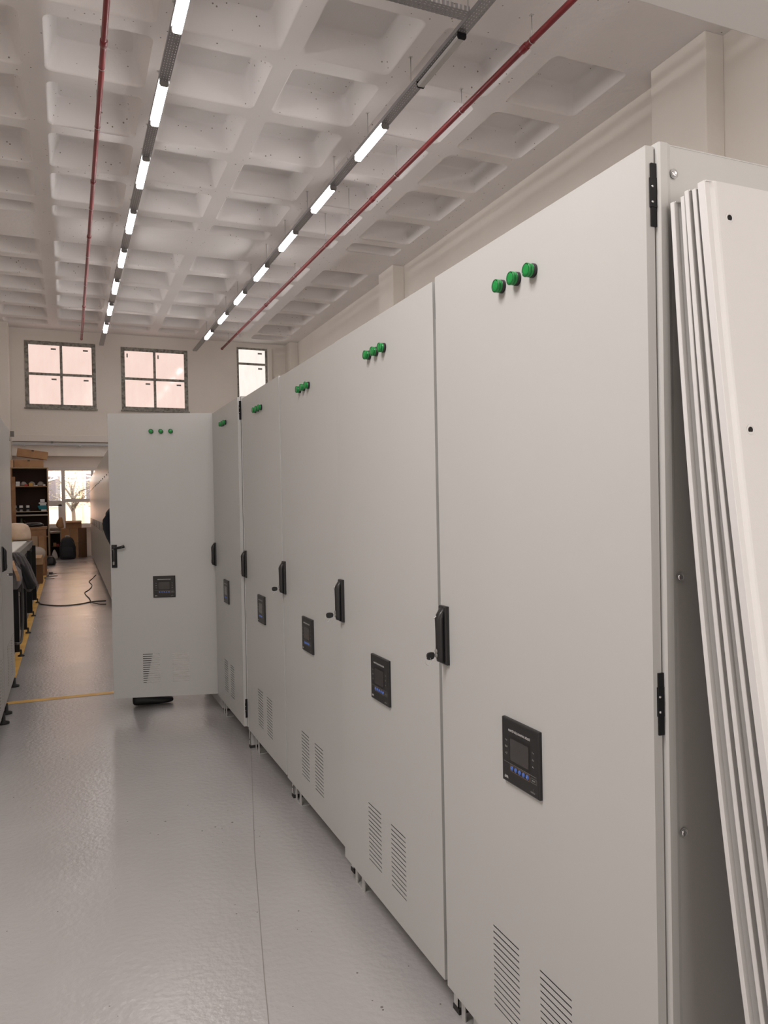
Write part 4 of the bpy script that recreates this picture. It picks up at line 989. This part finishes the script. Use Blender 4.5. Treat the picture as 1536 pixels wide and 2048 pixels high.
# ================================================================== person behind the open door
pr = empty('person', (.485, 5.62, 0), 0, 'person in dark clothes leaning into the open cabinet, almost hidden behind its door', 'person')
def skin_body(name, joints, edges, mat, parent, sub=2):
    me = bpy.data.meshes.new(name); me.from_pydata([j[0] for j in joints], edges, []); o = bpy.data.objects.new(name, me); COL.objects.link(o); o.parent = parent
    md = o.modifiers.new('Skin', 'SKIN'); md.use_smooth_shade = True
    lay = me.skin_vertices[0].data if len(me.skin_vertices) else None
    if lay is None:
        bpy.context.view_layer.objects.active = o; lay = me.skin_vertices[0].data
    for i, j in enumerate(joints):
        lay[i].radius = (j[1], j[2] if len(j) > 2 else j[1])
    lay[0].use_root = True
    s = o.modifiers.new('Sub', 'SUBSURF'); s.levels = sub; s.render_levels = sub
    me.materials.append(M_[mat]); return o
# local: +x faces the cabinet, y is depth
J = [((.02, 0, .93), .12, .15), ((-.04, 0, 1.09), .115, .15), ((-.12, 0, 1.32), .135, .17), ((-.07, 0, 1.43), .11, .16), ((-.0, 0, 1.50), .06, .06), ((.05, 0, 1.56), .085, .085), ((.07, 0, 1.65), .085, .08),
     ((-.07, -.19, 1.38), .07), ((.0, -.22, 1.12), .05), ((.20, -.17, 1.10), .038), ((.27, -.15, 1.10), .028),
     ((-.07, .19, 1.38), .07), ((.02, .22, 1.12), .05), ((.22, .16, 1.16), .038), ((.29, .14, 1.17), .028),
     ((-.02, -.10, .84), .10), ((.02, -.11, .48), .066), ((-.04, -.12, .12), .045), ((-.02, .10, .84), .10), ((.03, .12, .48), .066), ((-.03, .12, .12), .045)]
E_ = [(0, 1), (1, 2), (2, 3), (3, 4), (4, 5), (5, 6), (3, 7), (7, 8), (8, 9), (9, 10), (3, 11), (11, 12), (12, 13), (13, 14), (0, 15), (15, 16), (16, 17), (0, 18), (18, 19), (19, 20)]
skin_body('body', J, E_, 'navy_cloth', pr)
hd = MB(); M = Matrix.Translation((.08, 0, 1.60)) @ Matrix.Rotation(math.radians(-20), 4, 'Y')
hd.lathe([(.0, -.115), (.05, -.105), (.072, -.06), (.084, 0), (.085, .05), (.07, .1), (.04, .125), (0, .132)], 24, 0, M @ Matrix.Scale(1.12, 4, (1, 0, 0)))
hd.tube([M @ Vector((.088, 0, .015)), M @ Vector((.112, 0, -.012)), M @ Vector((.09, 0, -.022))], [.008, .013, .008], 8)
for s_ in (-1, 1): hd.tube([M @ Vector((.0, s_ * .083, -.025)), M @ Vector((-.005, s_ * .095, .005)), M @ Vector((.0, s_ * .085, .025))], [.008, .012, .008], 8)
hd.tube([M @ Vector((.088, -.022, -.06)), M @ Vector((.096, 0, -.062)), M @ Vector((.088, .022, -.06))], [.004, .006, .004], 6, 1)
for s_ in (-1, 1): hd.lathe([(.0, 0), (.009, .002), (.0, .006)], 10, 1, M @ Matrix.Translation((.088, s_ * .03, .02)) @ Matrix.Rotation(PI / 2, 4, 'Y'))
hd.build('head', ['skin', 'hair'], pr)
hr = MB(); hr.lathe([(.086, .0), (.094, .03), (.093, .07), (.076, .115), (.04, .14), (0, .147)], 24, 0, M @ Matrix.Translation((-.012, 0, 0)) @ Matrix.Scale(1.1, 4, (1, 0, 0))); hr.build('hair', 'hair', pr)
for s_, hp in ((-1, (.29, -.148, 1.10)), (1, (.31, .138, 1.17))):
    h = MB(); x, y, z_ = hp
    h.rings([[(x - .01, y - .025, z_ - .012), (x - .01, y + .025, z_ - .012), (x - .01, y + .025, z_ + .012), (x - .01, y - .025, z_ + .012)], [(x + .07, y - .04, z_ - .012), (x + .07, y + .04, z_ - .012), (x + .07, y + .04, z_ + .010), (x + .07, y - .04, z_ + .010)]], 0, True, True)
    for k, ln in enumerate((.062, .072, .068, .052)):
        yy = y - .032 + k * .021; h.tube([(x + .065, yy, z_), (x + .065 + ln * .5, yy, z_ - .004), (x + .065 + ln * .85, yy, z_ - .02), (x + .065 + ln, yy, z_ - .036)], [.0092, .0088, .008, .006], 8)
    h.tube([(x + .015, y - s_ * .03, z_), (x + .045, y - s_ * .055, z_ - .01), (x + .075, y - s_ * .06, z_ - .022)], [.011, .0095, .007], 8)
    h.build('hand', 'skin', pr)
for s_, dx in ((-1, .0), (1, .03)):
    sb = MB(); y = s_ * .12 - .0; rings = []
    for x, wv, h0, h1 in ((-.09, .03, .012, .075), (-.07, .038, .004, .10), (-.02, .04, .002, .105), (.05, .043, .002, .075), (.12, .047, .003, .058), (.17, .04, .008, .048), (.19, .02, .015, .035)):
        rings.append([(x + dx, y - wv, h0), (x + dx, y + wv, h0), (x + dx, y + wv * .95, (h0 + h1) / 2), (x + dx, y + wv * .5, h1), (x + dx, y - wv * .5, h1), (x + dx, y - wv * .95, (h0 + h1) / 2)])
    sb.rings(rings, 0, True, True); so = sb.build('shoe', 'shoe_black', pr); m_ = so.modifiers.new('s', 'SUBSURF'); m_.levels = 1; m_.render_levels = 1
